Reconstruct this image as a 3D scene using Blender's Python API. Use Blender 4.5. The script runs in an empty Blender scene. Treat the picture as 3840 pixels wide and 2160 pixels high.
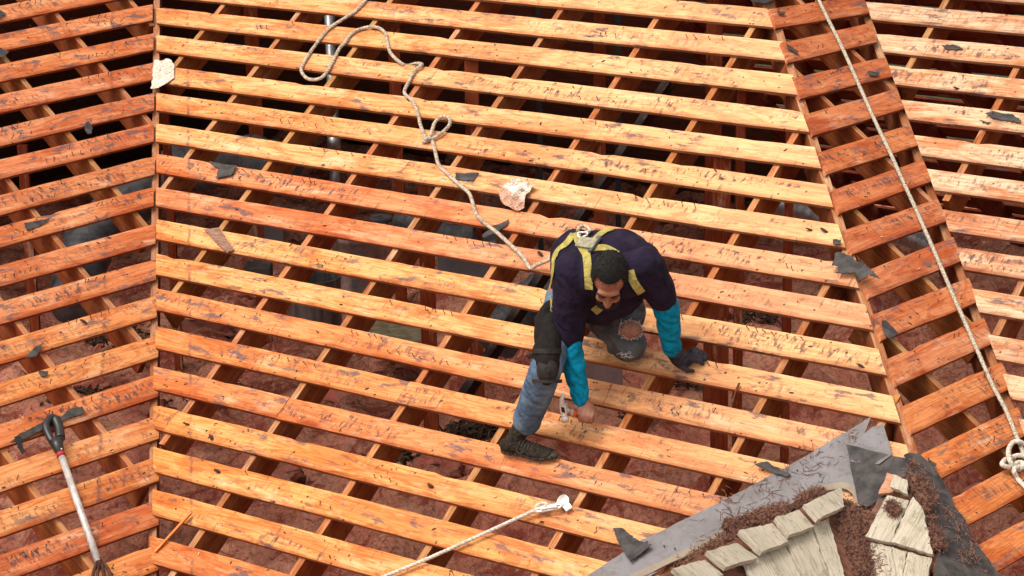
import bpy, bmesh, math, random
from mathutils import Vector, Matrix, noise
R = math.radians
scene = bpy.context.scene
C = scene.collection
random.seed(7)

# ------------------------------------------------------------------ camera
YAW, PIT, ROLL = 0.617759, 0.277498, -0.014673
FW = 2.303602
CAM = Vector((10.439523, -10.856612, 2.182850))
cy, sy, cp, sp = math.cos(YAW), math.sin(YAW), math.cos(PIT), math.sin(PIT)
fwd = Vector((-sy*cp, cy*cp, -sp)); rt0 = Vector((cy, sy, 0)); up0 = rt0.cross(fwd)
rt = rt0*math.cos(ROLL) + up0*math.sin(ROLL); up = -rt0*math.sin(ROLL) + up0*math.cos(ROLL)
cam = bpy.data.objects.new('camera', bpy.data.cameras.new('camera')); C.objects.link(cam)
cam.matrix_world = Matrix(((rt.x, up.x, -fwd.x, CAM.x), (rt.y, up.y, -fwd.y, CAM.y), (rt.z, up.z, -fwd.z, CAM.z), (0, 0, 0, 1)))
cam.data.sensor_width = 36; cam.data.lens = 36*FW; cam.data.clip_end = 500
scene.camera = cam

# ------------------------------------------------------------------ light
SUN_EL, SUN_AZ = R(60), R(200)
w = bpy.data.worlds.new('World'); scene.world = w; w.use_nodes = True
nt = w.node_tree; bg = nt.nodes['Background']
sky = nt.nodes.new('ShaderNodeTexSky'); sky.sky_type = 'NISHITA'; sky.sun_disc = False
sky.sun_elevation = SUN_EL; sky.sun_rotation = SUN_AZ; sky.dust_density = 3; sky.air_density = 1
hs = nt.nodes.new('ShaderNodeHueSaturation'); hs.inputs['Saturation'].default_value = 0.12
nt.links.new(sky.outputs[0], hs.inputs['Color']); wm = nt.nodes.new('ShaderNodeMix'); wm.data_type = 'RGBA'; wm.blend_type = 'MULTIPLY'; wm.inputs[0].default_value = 1; wm.inputs[7].default_value = (1.0, .93, .84, 1)
nt.links.new(hs.outputs[0], wm.inputs[6]); nt.links.new(wm.outputs[2], bg.inputs[0]); bg.inputs[1].default_value = 0.15
sd = bpy.data.lights.new('sun', 'SUN'); sd.energy = 1.0; sd.angle = R(24); sd.color = (1, .93, .84)
sun = bpy.data.objects.new('sun', sd); C.objects.link(sun)
# sun_rotation is measured clockwise from +Y
sdir = Vector((math.sin(SUN_AZ)*math.cos(SUN_EL), math.cos(SUN_AZ)*math.cos(SUN_EL), math.sin(SUN_EL)))
sun.rotation_euler = sdir.to_track_quat('Z', 'Y').to_euler(); sun.location = (6, -3, 8)
vs = scene.view_settings; vs.view_transform = 'Standard'; vs.look = 'None'; vs.gamma = 1; vs.exposure = 0.95

# ------------------------------------------------------------------ roof frames (measured)
TH, PHI, S = 0.590434, 1.449842, 0.235
HIPW, CW = 4.493191, 0.838099
sn, cs = math.sin(TH), math.cos(TH); Z = Vector((0, 0, 1))
n1 = Vector((0, -1, 0)); tA = Vector((math.cos(PHI), math.sin(PHI), 0)); n2 = Vector((math.sin(PHI), -math.cos(PHI), 0))
KV = 0.735844                                   # how far the valley moves along a board per metre of slope
class Plane:
    def __init__(s, o, u, d):
        s.o, s.u = o, u; s.n = d*sn + Z*cs; s.v = d*cs - Z*sn
    def at(s, u, v, n=0): return s.o + s.u*u + s.v*v + s.n*n
    def uv(s, P): d = P - s.o; return d.dot(s.u), d.dot(s.v)
    def up(s, dn): q = Plane.__new__(Plane); q.o = s.o + s.n*dn; q.u, q.v, q.n = s.u, s.v, s.n; return q
PA = Plane(Vector((0, 0, 0)), tA, n2); PB = Plane(Vector((0, 0, 0)), Vector((1, 0, 0)), n1)
PC = Plane(Vector((HIPW, 0, 0)), tA, n2); PD = Plane(Vector((HIPW, 0, 0)) + tA*CW, Vector((1, 0, 0)), n1)
def ray(x, y):                                   # x, y on a 3840 x 2160 sheet
    return (fwd + rt*((x-1920)/(FW*3840)) - up*((y-1080)/(FW*3840)))
def hit(pl, x, y, dn=0):                         # where that sight line meets a roof plane
    d = ray(x, y); t = pl.n.dot(pl.o + pl.n*dn - CAM)/pl.n.dot(d); return CAM + d*t
def hz(x, y, z): d = ray(x, y); return CAM + d*((z-CAM.z)/d.z)
def dep(x, y, t): return CAM + ray(x, y)*t       # at depth t along the view axis

# ------------------------------------------------------------------ helpers
def lin(c): return tuple((x/12.92 if x <= .04045 else ((x+.055)/1.055)**2.4) for x in (v/255 for v in c))
def tag(o, label=None, cat=None, group=None, kind=None):
    if label: o['label'] = label
    if cat: o['category'] = cat
    if group: o['group'] = group
    if kind: o['kind'] = kind
    return o
def empty(name, loc, *a, **k):
    o = bpy.data.objects.new(name, None); o.location = loc; o.empty_display_size = .1; C.objects.link(o); return tag(o, *a, **k)
class MB:
    def __init__(s): s.v, s.f, s.uv, s.uv2, s.sm = [], [], [], [], []
    def face(s, idx, uvs=None, uv2=None, sm=False):
        s.f.append(tuple(idx)); s.uv.append(uvs); s.uv2.append(uv2); s.sm.append(sm)
    def add(s, verts, faces, sm=False):
        b = len(s.v); s.v += [Vector(q) for q in verts]
        for f in faces: s.face([b+i for i in f], sm=sm)
    def box(s, c, ax, ay, az):                    # centre and half-axis vectors
        c = Vector(c); V = [c + ax*i + ay*j + az*k for i in (-1, 1) for j in (-1, 1) for k in (-1, 1)]
        s.add(V, [(0, 1, 3, 2), (4, 6, 7, 5), (0, 4, 5, 1), (2, 3, 7, 6), (0, 2, 6, 4), (1, 5, 7, 3)])
    def tube(s, pts, r, n=10, cap=True, sm=True, upv=None):
        pts = [Vector(p) for p in pts]; m = len(pts); rr = r if isinstance(r, (list, tuple)) else [r]*m
        prev = None; b = len(s.v)
        for i, p in enumerate(pts):
            t = (pts[min(i+1, m-1)] - pts[max(i-1, 0)]).normalized()
            if prev is None:
                a = upv or (Z if abs(t.z) < .9 else Vector((1, 0, 0))); x = t.cross(a).normalized()
            else: x = (prev - t*prev.dot(t)).normalized()
            prev = x; y = t.cross(x)
            for k in range(n):
                a = 2*math.pi*k/n; s.v.append(p + (x*math.cos(a) + y*math.sin(a))*rr[i])
        for i in range(m-1):
            for k in range(n):
                k2 = (k+1) % n
                s.face((b+i*n+k, b+i*n+k2, b+(i+1)*n+k2, b+(i+1)*n+k), sm=sm)
        if cap: s.face([b+k for k in range(n)][::-1]); s.face([b+(m-1)*n+k for k in range(n)])
    def ribbon(s, pts, nrm, w, t):                # flat strap along pts, nrm = normal per point
        m = len(pts); b = len(s.v)
        for i in range(m):
            p = Vector(pts[i]); tg = (Vector(pts[min(i+1, m-1)]) - Vector(pts[max(i-1, 0)])).normalized()
            n = Vector(nrm[i] if isinstance(nrm, list) else nrm); n = (n - tg*n.dot(tg)).normalized(); x = tg.cross(n)
            s.v += [p + x*w/2 + n*t/2, p - x*w/2 + n*t/2, p - x*w/2 - n*t/2, p + x*w/2 - n*t/2]
        for i in range(m-1):
            for k in range(4): s.face((b+4*i+k, b+4*i+(k+1) % 4, b+4*i+4+(k+1) % 4, b+4*i+4+k))
        s.face((b, b+3, b+2, b+1)); s.face((b+4*m-4, b+4*m-3, b+4*m-2, b+4*m-1))
    def build(s, name, mat, parent=None, origin=None, color=None, mods=None):
        if origin is None:
            if parent is not None: origin = world_loc(parent)
            else:
                origin = sum(s.v, Vector())/max(1, len(s.v))
        origin = Vector(origin)
        me = bpy.data.meshes.new(name); me.from_pydata([v - origin for v in s.v], [], s.f)
        for nm, L in (('UVMap', s.uv), ('edge', s.uv2)):
            if any(u is not None for u in L):
                l = me.uv_layers.new(name=nm); k = 0
                for pi, u in enumerate(L):
                    for j in range(len(s.f[pi])):
                        if u is not None: l.data[k].uv = u[j]
                        k += 1
        for i, q in enumerate(s.sm): me.polygons[i].use_smooth = q
        if mat: me.materials.append(mat)
        o = bpy.data.objects.new(name, me); C.objects.link(o)
        if parent is not None: o.parent = parent; o.location = origin - world_loc(parent)
        else: o.location = origin
        if color: o.color = (*color, 1)
        return o
def world_loc(o):
    l = Vector(o.location)
    while o.parent: o = o.parent; l = l + Vector(o.location)
    return l
def dup(o, loc, parent=None):
    c = o.copy(); C.objects.link(c); c.location = loc
    if parent: c.parent = parent
    return c
def spline(P, n=12):                             # Catmull-Rom through P
    P = [Vector(p) for p in P]; out = []
    for i in range(len(P)-1):
        p0, p1, p2, p3 = P[max(i-1, 0)], P[i], P[i+1], P[min(i+2, len(P)-1)]
        for k in range(n):
            t = k/n; out.append(.5*((2*p1) + (p2-p0)*t + (2*p0-5*p1+4*p2-p3)*t*t + (3*p1-p0-3*p2+p3)*t**3))
    return out + [P[-1]]
def fbm(x, y, z=0, o=4): return noise.fractal(Vector((x, y, z)), 1.0, 2.0, o)

# ------------------------------------------------------------------ materials
def mat(name):
    m = bpy.data.materials.new(name); m.use_nodes = True; t = m.node_tree
    return m, t, t.nodes['Principled BSDF']
class G:                                         # tiny node-graph helper
    def __init__(s, t): s.t = t
    def n(s, ty, **k):
        q = s.t.nodes.new(ty)
        for a, v in k.items(): setattr(q, a, v)
        return q
    def setin(s, q, i, v):
        if isinstance(v, bpy.types.NodeSocket): s.t.links.new(v, q.inputs[i])
        else: q.inputs[i].default_value = v
    def math(s, op, a, b=0.0, c=0.0, clamp=False):
        q = s.n('ShaderNodeMath', operation=op); q.use_clamp = clamp
        for i, v in enumerate((a, b, c)): s.setin(q, i, v)
        return q.outputs[0]
    def mul(s, a, b): return s.math('MULTIPLY', a, b)
    def step(s, v, lo, hi):
        q = s.n('ShaderNodeMapRange'); q.interpolation_type = 'SMOOTHSTEP'
        s.setin(q, 0, v); q.inputs[1].default_value = lo; q.inputs[2].default_value = hi; return q.outputs[0]
    def mix(s, f, a, b, mode='MIX'):
        q = s.n('ShaderNodeMix', data_type='RGBA', blend_type=mode); s.setin(q, 0, f)
        for i, v in ((6, a), (7, b)):
            if not isinstance(v, bpy.types.NodeSocket) and len(v) == 3: v = (*v, 1)
            s.setin(q, i, v)
        return q.outputs[2]
    def map(s, vec, sc, loc=(0, 0, 0), rot=(0, 0, 0)):
        q = s.n('ShaderNodeMapping'); s.setin(q, 0, vec); q.inputs[3].default_value = sc; q.inputs[1].default_value = loc; q.inputs[2].default_value = rot; return q.outputs[0]
    def noise(s, vec, scale=1, detail=3, rough=.55, dist=0):
        q = s.n('ShaderNodeTexNoise'); s.setin(q, 'Vector', vec); q.inputs['Scale'].default_value = scale
        q.inputs['Detail'].default_value = detail; q.inputs['Roughness'].default_value = rough; q.inputs['Distortion'].default_value = dist; return q.outputs[0]
    def vor(s, vec, scale=1, feature='F1'):
        q = s.n('ShaderNodeTexVoronoi', feature=feature); s.setin(q, 'Vector', vec); q.inputs['Scale'].default_value = scale; return q
    def bump(s, h, st=.3, d=.01, nrm=None):
        q = s.n('ShaderNodeBump'); s.setin(q, 'Height', h); q.inputs['Strength'].default_value = st; q.inputs['Distance'].default_value = d
        if nrm: s.setin(q, 'Normal', nrm)
        return q.outputs[0]
    def sep(s, vec): q = s.n('ShaderNodeSeparateXYZ'); s.setin(q, 0, vec); return q.outputs

def wood_mat(name, marks=1.0, rough=.9, seam=True):
    m, t, b = mat(name); g = G(t)
    uv = g.n('ShaderNodeUVMap', uv_map='UVMap').outputs[0]
    ed = g.sep(g.n('ShaderNodeUVMap', uv_map='edge').outputs[0])     # x: metres from the valley, y: 0..1 across the board
    oi = g.n('ShaderNodeObjectInfo'); base = oi.outputs['Color']; wear = g.math('ADD', .4, g.mul(oi.outputs['Random'], .85), clamp=True)
    big = g.noise(g.map(uv, (1.3, 6, 1)), 1, 4, .6)
    ring = g.noise(g.map(uv, (.7, 8, 1)), 1, 2, .5, .8)
    grain = g.math('SINE', g.mul(ring, 90))
    fine = g.noise(g.map(uv, (5, 170, 1)), 1, 3, .65)
    inv = lambda x: g.math('SUBTRACT', 1, x)
    c = g.mix(g.step(big, .38, .66), base, (1.0, .89, .78, 1), 'MULTIPLY')
    c = g.mix(g.mul(g.step(grain, .1, .9), .55), c, (.78, .52, .35, 1), 'MULTIPLY')
    c = g.mix(g.mul(g.step(fine, .46, .66), .65), c, (.74, .54, .40, 1), 'MULTIPLY')
    red = g.noise(g.map(uv, (1.5, 6, 1), (17, 3, 0)), 1, 6, .7, .5)
    c = g.mix(g.mul(g.step(red, .48, .58), .75), c, (.80, .54, .40, 1), 'MULTIPLY')
    st2 = g.noise(g.map(uv, (4.5, 13, 1), (41, 6, 0)), 1, 6, .72, .6)
    c = g.mix(g.mul(g.step(st2, .50, .60), .62), c, (.74, .53, .42, 1), 'MULTIPLY')
    pale = g.noise(g.map(uv, (2.2, 9, 1), (31, 9, 0)), 1, 5, .7)
    c = g.mix(g.mul(g.step(pale, .54, .70), .38), c, (.82, .62, .43, 1))
    kv = g.vor(g.map(uv, (1.05, 6.2, 1), (5, 2, 0)), 1); kd = g.math('ADD', kv.outputs['Distance'], g.mul(g.noise(g.map(uv, (30, 60, 1)), 1, 2), .05))
    kr = g.sep(kv.outputs['Color'])[0]; kon = g.step(kr, .62, .63)
    c = g.mix(g.mul(inv(g.step(kd, .10, .2)), g.mul(kon, .55)), c, (.80, .42, .18, 1), 'MULTIPLY')
    c = g.mix(g.mul(inv(g.step(kd, .055, .085)), g.mul(kon, .75)), c, (.17, .06, .025, 1))
    if seam:                                     # line and tint left by the old valley metal
        dx = g.math('ADD', ed[0], g.mul(g.math('SUBTRACT', g.noise(g.map(uv, (14, 22, 1)), 1, 3), .5), .035))
        c = g.mix(g.mul(inv(g.step(dx, .262, .275)), .30), c, (.95, .70, .46, 1), 'MULTIPLY')
        ln = g.mul(g.step(dx, .246, .259), inv(g.step(dx, .266, .280)))
        c = g.mix(g.mul(ln, g.mul(g.step(g.noise(g.map(uv, (16, 30, 1)), 1, 3), .42, .58), .7)), c, (.15, .075, .06, 1))
        c = g.mix(g.mul(g.mul(g.step(ed[0], 1.2, 4.4), inv(g.step(ed[0], 8, 8.5))), .26), c, (.80, .56, .34, 1))   # the timber is paler towards the hip
    else:
        c = g.mix(g.step(ed[1], .2, .4), c, g.mix(1.0, c, (1.0, .74, .54, 1), 'MULTIPLY'))                             # sides a deeper orange than the top
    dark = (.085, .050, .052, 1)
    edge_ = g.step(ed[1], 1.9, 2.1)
    c = g.mix(g.mul(edge_, .75 if seam else 0), c, (.62, .44, .36, 1), 'MULTIPLY')      # long edges tinted darker, standing in for the shade on them
    if marks:
        band = g.mul(g.step(ed[1], .05, .25), inv(g.step(ed[1], .66, .95)))
        where = g.step(g.noise(g.map(uv, (1.5, 7, 1), (3, 41, 0)), 1, 3, .6), .485, .56)
        stroke = g.noise(g.map(uv, (40, 15, 1), (0, 0, 0), (0, 0, R(24))), 1, 5, .74, .5)
        c = g.mix(g.mul(g.mul(g.step(stroke, .48, .62), where), g.mul(band, g.mul(wear, .95*marks))), c, dark)
        fp = g.noise(g.map(uv, (6.5, 19, 1), (61, 7, 0)), 1, 6, .68)
        fw_ = g.step(g.noise(g.map(uv, (1.0, 3, 1), (11, 29, 0)), 1, 2), .46, .56)
        c = g.mix(g.mul(g.mul(g.step(fp, .53, .62), fw_), .82*marks), c, (.115, .078, .088, 1))
        di = g.noise(g.map(uv, (20, 45, 1), (2, 2, 0)), 1, 6, .78)
        dw = g.step(g.noise(g.map(uv, (1.5, 9, 1), (71, 2, 0)), 1, 2), .40, .62)
        c = g.mix(g.mul(g.mul(g.step(di, .54, .66), dw), g.mul(wear, .75*marks)), c, (.20, .10, .075, 1))
        sc = g.noise(g.map(uv, (6, 80, 1), (9, 4, 0), (0, 0, R(-9))), 1, 2, .5, 1.5)
        c = g.mix(g.mul(g.step(sc, .66, .71), .55*marks), c, dark)
        s2 = g.noise(g.map(uv, (60, 7, 1), (4, 8, 0), (0, 0, R(30))), 1, 2, .5, 1.0)
        c = g.mix(g.mul(g.step(s2, .66, .70), g.mul(wear, .65*marks)), c, dark)
        sv = g.vor(g.map(uv, (24, 24, 1)), 1); sr = g.sep(sv.outputs['Color'])[1]
        spk = g.mul(inv(g.step(sv.outputs['Distance'], .12, .2)), g.step(sr, .78, .80))
        c = g.mix(g.mul(spk, .85*marks), c, (.05, .025, .018, 1))
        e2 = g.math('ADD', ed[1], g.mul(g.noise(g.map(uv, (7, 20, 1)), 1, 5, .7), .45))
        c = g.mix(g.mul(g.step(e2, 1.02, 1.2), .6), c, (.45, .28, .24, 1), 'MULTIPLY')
    t.links.new(c, b.inputs['Base Color'])
    b.inputs['Roughness'].default_value = rough; b.inputs['Specular IOR Level'].default_value = .15
    h = g.math('ADD', g.mul(fine, .5), g.mul(grain, .12))
    t.links.new(g.bump(h, .5, .005), b.inputs['Normal'])
    return m
M = {}
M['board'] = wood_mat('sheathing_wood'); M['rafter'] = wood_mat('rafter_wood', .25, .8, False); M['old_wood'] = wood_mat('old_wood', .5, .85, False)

def simple(name, col, rough=.8, var=.25, scale=12, bump=.2, bd=.01, metal=0, col2=None, detail=5, spec=.3, coord='Object', stretch=(1, 1, 1), th=(.35, .65)):
    m, t, b = mat(name); g = G(t); co = g.n('ShaderNodeTexCoord').outputs[coord]; v = g.map(co, stretch)
    n = g.noise(v, scale, detail, .62)
    c2 = col2 or tuple(x*(1-var) for x in col)
    t.links.new(g.mix(g.step(n, *th), col, c2), b.inputs['Base Color'])
    b.inputs['Roughness'].default_value = rough; b.inputs['Metallic'].default_value = metal; b.inputs['Specular IOR Level'].default_value = spec
    if bump: t.links.new(g.bump(n, bump, bd), b.inputs['Normal'])
    return m
M['nail'] = simple('rusty_nail', (.06, .028, .02), .6, .4, 300, 0)
M['felt'] = simple('tar_felt', (.028, .026, .028), .85, .5, 14, .6, .006, col2=(.075, .066, .064), detail=9)
M['duct'] = simple('grey_duct_wrap', (.10, .102, .11), .55, .5, 9, .6, .03, col2=(.05, .05, .055))
M['metal'] = simple('galvanised_metal', (.42, .42, .43), .38, .35, 16, .1, .003, metal=.85)
M['soot'] = simple('black_paint', (.012, .012, .014), .6, .3, 20, .1)
M['grass'] = simple('grass_green', (.022, .04, .012), .9, .6, 3, .5, .05)
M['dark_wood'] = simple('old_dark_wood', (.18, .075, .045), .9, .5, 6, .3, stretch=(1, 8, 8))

# ------------------------------------------------------------------ boards
def sheath(name, pl, uLt, uLb, uRt, uRb, vL, vR, wd, col, thick=.019, lift=0, seam=None, flip=1, tilt=0, seed=None, twist=0.004, matl=None, cut=None):
    """one board: corner positions along the plane (t = upper edge, b = lower edge), upper edge at vL / vR"""
    rs = random.Random(seed if seed is not None else random.random()); so = rs.uniform(0, 90), rs.uniform(0, 90)
    mb = MB(); L = max(uRt, uRb) - min(uLt, uLb); n = max(4, int(L/.07)); nc = 5
    ring = []
    for i in range(n+1):
        f = i/n; vt = vL + (vR-vL)*f + .0045*fbm(so[0]+f*L*.55, 11)
        et = .0022*fbm(so[0]+f*L*3, 1) + .0012*fbm(so[0]+f*L*22, 2); eb = .0022*fbm(so[1]+f*L*3, 3) + .0012*fbm(so[1]+f*L*22, 4)
        chip = max(0, fbm(so[0]+f*L*4.2, 7)-.42)*.05
        row = []
        for j in range(nc+1):
            q = j/nc; uu = (uLt + (uRt-uLt)*f)*(1-q) + (uLb + (uRb-uLb)*f)*q
            vv = vt + (et+chip)*(1-q) + (wd+eb)*q
            nn = lift + tilt*(q-.5)*wd + twist*fbm(so[0]+f*L*.5, 9)*1.2 + twist*(q-.5)*fbm(so[1]+f*L*.7, 5)*1.5
            row.append((uu, vv, nn, q))
        ring.append(row)
    top, bot = [], []
    for row in ring:
        a = []; bb = []
        for j, (uu, vv, nn, q) in enumerate(row):
            e = .0018 if j in (0, nc) else 0
            a.append(len(mb.v)); mb.v.append(pl.at(uu, vv, nn - e))
            bb.append(len(mb.v)); mb.v.append(pl.at(uu, vv, nn - thick))
        top.append(a); bot.append(bb)
    us, vs_ = so[0], so[1]
    def U(i, j): r = ring[i][j]; return (r[0]+us, r[1]+vs_)
    def E(i, j):
        r = ring[i][j]; d = 9 if seam is None else flip*(r[0] - seam*r[1]); return (max(0, d), r[3])
    for i in range(n):
        for j in range(nc):
            mb.face((top[i][j], top[i][j+1], top[i+1][j+1], top[i+1][j]), (U(i, j), U(i, j+1), U(i+1, j+1), U(i+1, j)), (E(i, j), E(i, j+1), E(i+1, j+1), E(i+1, j)))
            mb.face((bot[i][j], bot[i+1][j], bot[i+1][j+1], bot[i][j+1]), (U(i, j), U(i+1, j), U(i+1, j+1), U(i, j+1)), (E(i, j), E(i+1, j), E(i+1, j+1), E(i, j+1)))
        for j, sgn in ((0, 1), (nc, -1)):
            idx = (top[i][j], top[i+1][j], bot[i+1][j], bot[i][j]); a, b2 = U(i, j), U(i+1, j)
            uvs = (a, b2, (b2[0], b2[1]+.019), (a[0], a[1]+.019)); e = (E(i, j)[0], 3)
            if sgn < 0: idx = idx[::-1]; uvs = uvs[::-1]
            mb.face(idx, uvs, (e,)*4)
    for i in (0, n):
        for j in range(nc):
            idx = (top[i][j], bot[i][j], bot[i][j+1], top[i][j+1]); a, b2 = U(i, j), U(i, j+1)
            uvs = (a, (a[0]+.019, a[1]), (b2[0]+.019, b2[1]), b2)
            if i: idx = idx[::-1]; uvs = uvs[::-1]
            mb.face(idx, uvs, ((9, .5),)*4)
    o = mb.build(name, matl or M['board'], color=col)
    if random.random() < .5: pl_ = pl
    o['_'] = 0; del o['_']
    return o

def nail_mesh():
    me = []
    for k in range(5):
        mb = MB(); a = random.uniform(0, 6.28); l = random.uniform(.018, .032); bend = random.uniform(0, .012)
        d = Vector((math.cos(a), math.sin(a), 0))
        mb.tube([Vector((0, 0, -.006)), Vector((0, 0, l*.45)), Vector((0, 0, l*.8)) + d*bend*.5, Vector((0, 0, l)) + d*bend], .0019, 5)
        mb.tube([Vector((0, 0, l)) + d*bend - Vector((0, 0, .001)), Vector((0, 0, l+.0012)) + d*bend], .0042, 6)
        o = mb.build('nail', M['nail'], origin=(0, 0, 0)); me.append(o)
    return me
NAILS = [o.data for o in nail_mesh()]
for o in list(C.objects):
    if o.name.startswith('nail'): bpy.data.objects.remove(o)
def nails(board, pl, us, vq, wd, n, rs, lift=0):
    """bent shingle nails left standing in a board"""
    org = Vector(board.location)
    k = 0
    while k < n:
        u = rs.uniform(*us); q = rs.choice((.22, .26, .3, .68, .74)); st_ = rs.uniform(.045, .095); lean = Vector((rs.uniform(-.4, .4), rs.uniform(-.4, .4), 0))
        for _ in range(rs.randint(1, 6)):
            k += 1; u += st_*rs.uniform(.6, 1.4)
            if u > us[1] or k > n: break
            o = bpy.data.objects.new('nail', rs.choice(NAILS)); C.objects.link(o); o.parent = board
            o.location = pl.at(u, vq(u) + wd*(q + rs.uniform(-.05, .05)), lift) - org
            o.rotation_euler = (pl.n + lean + Vector((rs.uniform(-.2, .2), rs.uniform(-.2, .2), 0))).to_track_quat('Z', 'Y').to_euler()
K_ALB = .80
def alb(c, k=None): return tuple(x*(k or K_ALB) for x in lin(c))
def balb(c, k=None, m=(236, 166, 100), f=.42): q = alb(tuple(x + (y-x)*f for x, y in zip(c, m)), k); return (q[0], min(.9, q[1]*1.11), min(.8, q[2]*1.52))

# ------------------------------------------------------------------ setting under the roof
ZF = -2.42
def plain(name, verts, faces, m): mb = MB(); mb.add(verts, faces); o = mb.build(name, m); return o
gr = plain('lawn', [(-60, -60, -6), (60, -60, -6), (60, 60, -6), (-60, 60, -6)], [(0, 1, 2, 3)], M['grass']); tag(gr, kind='structure')

def ins_mat():
    m, t, b = mat('fibreglass_insulation'); g = G(t); co = g.n('ShaderNodeTexCoord').outputs['Object']
    a = g.noise(g.map(co, (1, 1, .3)), 1.7, 5, .6); f = g.noise(co, 30, 6, .75); mm = g.noise(g.map(co, (1, .45, 1)), 5, 5, .7, .8)
    c = g.mix(g.step(a, .40, .60), (.82, .39, .265), (.80, .29, .20))
    c = g.mix(g.mul(g.step(mm, .50, .60), .85), c, (.42, .075, .055))
    c = g.mix(g.mul(g.step(f, .50, .70), .6), c, (.26, .10, .065))
    rg = g.noise(g.map(co, (1, .7, 1), (3, 5, 0)), 6, 6, .7, 1.2); rg = g.math('ABSOLUTE', g.math('SUBTRACT', rg, .5))
    c = g.mix(g.mul(g.math('SUBTRACT', 1, g.step(rg, .004, .035)), .42), c, (.16, .045, .03))
    rg2 = g.noise(g.map(co, (1.3, .8, 1), (8, 1, 0)), 19, 5, .75, .8); c = g.mix(g.mul(g.step(rg2, .52, .64), .6), c, (.33, .14, .09)); c = g.mix(g.mul(g.math('SUBTRACT', 1, g.step(rg2, .34, .45)), .5), c, (.86, .52, .36))
    d = g.noise(g.map(co, (1.6, 4, 1)), 9, 6, .78)
    c = g.mix(g.mul(g.step(d, .58, .66), .85), c, (.045, .022, .016))
    b.inputs['Roughness'].default_value = 1; b.inputs['Specular IOR Level'].default_value = .05
    t.links.new(c, b.inputs['Base Color'])
    h = g.math('ADD', g.mul(f, .6), g.math('ADD', mm, g.mul(d, .5)))
    t.links.new(g.bump(h, 1, .05), b.inputs['Normal'])
    return m
M['ins'] = ins_mat()
mb = MB(); x0, x1, y0, y1, st = -3.5, 11, -6.5, 6.0, .06
nx, ny = int((x1-x0)/st), int((y1-y0)/st)
for j in range(ny+1):
    for i in range(nx+1):
        x, y = x0+i*st, y0+j*st
        q = ((x-1.227-.02)/.6) % 1; bat = (1-abs(2*q-1)**6)
        z = ZF + .10*bat + .12*fbm(x*1.1, y*1.1, 3) + .11*fbm(x*3.3, y*3.3, 8, 4) - .22*max(0, fbm(x*1.3+9, y*1.3, 5)-.15)
        mb.v.append(Vector((x, y, z)))
for j in range(ny):
    for i in range(nx):
        a = j*(nx+1)+i; mb.face((a, a+1, a+nx+2, a+nx+1), sm=True)
o = mb.build('insulation', M['ins'], origin=(3, 0, ZF)); tag(o, kind='stuff'); tag(o, 'rumpled pink fibreglass insulation on the attic floor', 'insulation')
o = plain('attic_floor', [(-9, -8, ZF-.3), (14, -8, ZF-.3), (14, 6.2, ZF-.3), (-9, 6.2, ZF-.3)], [(0, 1, 2, 3)], M['dark_wood']); tag(o, kind='structure')

# ------------------------------------------------------------------ timber
def timber(name, p0, p1, wd, w_, dd, d_, col, m=None, parent=None):
    """beam from p0 to p1 (middle of its top), wd / dd unit vectors across and down"""
    p0, p1 = Vector(p0), Vector(p1); L = (p1-p0).length; n = max(2, int(L/.4)); so = random.uniform(0, 90), random.uniform(0, 90)
    mb = MB(); e = .0015
    prof = [(-w_/2+e, 0), (w_/2-e, 0), (w_/2, e), (w_/2, d_), (-w_/2, d_), (-w_/2, e)]; per = [0, w_, w_, w_+d_, 2*w_+d_, 2*w_+2*d_, 2*w_+2*d_]
    bow = random.uniform(-.004, .004)
    for i in range(n+1):
        f = i/n; c = p0.lerp(p1, f) + wd*bow*math.sin(f*math.pi)
        for a, b in prof: mb.v.append(c + wd*a + dd*b)
    for i in range(n):
        for k in range(6):
            k2 = (k+1) % 6; a, b = i*L/n+so[0], (i+1)*L/n+so[0]; va, vb = per[k]+so[1], per[k+1]+so[1]
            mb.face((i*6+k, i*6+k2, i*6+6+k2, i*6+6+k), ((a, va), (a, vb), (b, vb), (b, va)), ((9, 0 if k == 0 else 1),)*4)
    for b0, rev in ((0, 0), (n*6, 1)):
        idx = [b0+k for k in range(6)]; uv = [(so[0]+prof[k][0], so[1]+prof[k][1]*.3) for k in range(6)]
        if not rev: idx, uv = idx[::-1], uv[::-1]
        mb.face(idx, uv, ((9, 1),)*6)
    return mb.build(name, m or M['rafter'], color=col, parent=parent)
RD = .165; RN = -.0215
def raf(pl, u, va, vb, col):
    return timber('rafter', pl.at(u+.019, va, RN), pl.at(u+.019, vb, RN), pl.u, .038, -pl.n, RD, col)
def nth(i): return ['first', 'second', 'third', 'fourth', 'fifth', 'sixth', 'seventh', 'eighth', 'ninth', 'tenth', 'eleventh', 'twelfth', 'thirteenth', 'fourteenth', 'fifteenth', 'sixteenth', 'seventeenth', 'eighteenth', 'nineteenth', 'twentieth'][i]
rng = random.Random(3)
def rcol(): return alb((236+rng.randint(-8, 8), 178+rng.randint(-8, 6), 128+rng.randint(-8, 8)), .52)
VR_B, VR_A = -1.05, -1.0
ub = [.625, 1.227, 1.82, 2.424, 2.998, 3.632, 4.235, 4.83, 5.43, 6.03]
for i, u in enumerate(ub):
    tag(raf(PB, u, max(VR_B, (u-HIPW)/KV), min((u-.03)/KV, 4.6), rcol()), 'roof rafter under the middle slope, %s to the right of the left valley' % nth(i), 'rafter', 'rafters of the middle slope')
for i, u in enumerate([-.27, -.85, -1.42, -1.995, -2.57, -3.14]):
    tag(raf(PA, u-.038, VR_A, min(-u/KV, 4.6), rcol()), 'roof rafter under the left slope, %s to the left of the valley' % nth(i), 'rafter', 'rafters of the left slope')
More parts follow.
